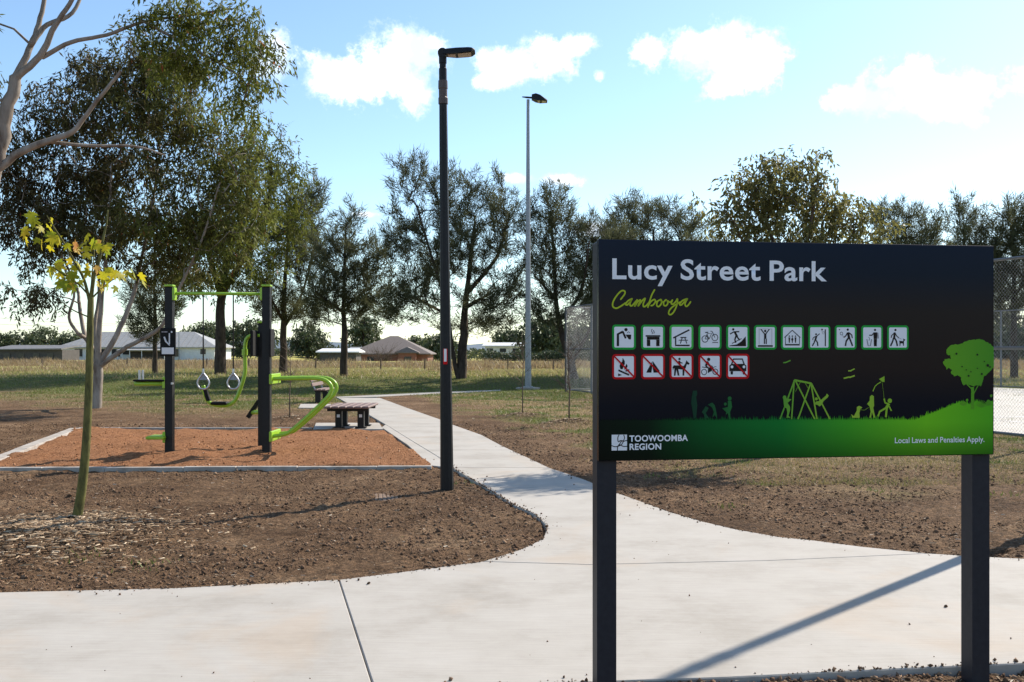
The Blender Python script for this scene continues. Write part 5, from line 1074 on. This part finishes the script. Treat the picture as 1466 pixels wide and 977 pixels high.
# low white sheds
for lab, pa, pb, yt, yb, Y in (('low white shed roof left of the brown house', 455, 512, 499, 503.5, 160), ('pale roofed building between the lamp and the floodlight pole', 692, 748, 490.5, 495, 190), ('blue grey roof behind the brown house', 497, 530, 497, 505, 215)):
    oo = (HX((pa+pb)/2,Y), Y, -.3); sd2 = tag(empty('long_shed', oo), lab, 'shed'); zt, zb_ = HZ(yt,Y), HZ(yb,Y)
    hip(MB(oo), HX(pa,Y), HX(pb,Y), Y, Y+6, zb_, zt, .3, (HX(pa,Y)+.2, HX(pb,Y)-.2)).build('roof', M['hwhite'] if pa != 497 else M['metalroof'], sd2)
    MB(oo).box((HX((pa+pb)/2,Y), Y+3, (zb_-1.9)/2), (HX(pb,Y)-HX(pa,Y)-.6, 5.4, zb_+1.5)).build('wall', M['darkwall'] if pa == 455 else M['hwhite'], sd2)
    for k in range(3): MB(oo).box((HX(pa+(pb-pa)*(k+.5)/3,Y), Y+.27, zb_-.9), (1.2,.08,.7)).build('window', M['hdark'], sd2)
# hedge
hx_, hy_ = rng.uniform(HX(690,165), HX(850,165), 5000), rng.uniform(163,167,5000); hzv = rng.uniform(-.3, 1.3, 5000)+.25*np.sin(hx_*1.3)
dd = rng.normal(0,1,(5000,3)); dd /= np.linalg.norm(dd,axis=1)[:,None]; ss = np.cross(dd, rng.normal(0,1,(5000,3))); ss /= np.linalg.norm(ss,axis=1)[:,None]; cc = np.stack([hx_,hy_,hzv],1)
tag(link('hedge', np_mesh('hedge', np.stack([cc,cc+dd*.2+ss*.12,cc+dd*.4,cc+dd*.2-ss*.12],1).reshape(-1,3), np.arange(20000).reshape(-1,4), dict(v=np.repeat(rng.random(5000)*.5,4))), M['bgleaf']), 'dark clipped hedge in front of the pale roofed building', 'hedge')
# utility pole and wires
Yp = 230.0; up = tag(empty('utility_pole', (HX(197,Yp), Yp, 0)), 'dark timber utility pole rising behind the white house roof', 'pole'); o = (HX(197,Yp), Yp, 0)
MB(o).tube([(HX(197,Yp),Yp,-.5),(HX(197,Yp),Yp,HZ(461,Yp))], [.2,.15], 8).build('pole', M['darkbark'], up)
MB(o).box((HX(197,Yp),Yp-.2,HZ(463,Yp)), (2.2,.12,.14)).build('crossarm', M['darkbark'], up)
for k, (y0_, y1_) in enumerate(((463,449),(463.5,461))):
    a, b = Vector((HX(197,Yp)-.9+1.8*k, Yp-.2, HZ(463,Yp)+.1)), P(-60, y1_, 130); q = [a.lerp(b, i/12)-Vector((0,0,1.1*4*(i/12)*(1-i/12)*.6)) for i in range(13)]
    MB(o).tube(q, .022, 4).build('wire', M['darkbark'], up)
# paddock fence posts
for i in range(9):
    px = [60,182,296,356,452,545,608,727,792][i]; Y = 84.; x = HX(px,Y); z = gz(x,Y)
    t = tag(empty('fence_post', (x,Y,z)), ['left of the pale gum','just right of the pale gum','left of the thick dark trunk','right of the thick dark trunk','left of the bench sheoak','right of the bench sheoak','left of the street lamp','left of the floodlight pole','right of the floodlight pole'][i].join(['weathered timber paddock fence post in the meadow, ','']), 'fence post', 'paddock fence posts')
    MB().tube([(0,0,-.2),(.01,0,.5),(.02,0,.95)], [.07,.065,.06], 7).build('shaft', M['twigbark'], t)

# far wood along the horizon
n = 26000; x = rng.uniform(-190, 190, n); hgt = np.clip(fbm(x, x*0+9, .06, 4, 15)*9-2.2, .6, 7); y = rng.uniform(262, 300, n); z = hgt*rng.random(n)**.7-.8
dd = rng.normal(0,1,(n,3)); dd /= np.linalg.norm(dd,axis=1)[:,None]; ss = np.cross(dd, rng.normal(0,1,(n,3))); ss /= np.linalg.norm(ss,axis=1)[:,None]; cc = np.stack([x,y,z],1)
tag(link('far_wood', np_mesh('far_wood', np.stack([cc,cc+dd*.5+ss*.28,cc+dd,cc+dd*.5-ss*.28],1).reshape(-1,3), np.arange(4*n).reshape(-1,4), dict(v=np.repeat(rng.random(n),4))), M['bgleaf']), 'low grey green scrub along the horizon behind the houses', 'scrub', kind='stuff')
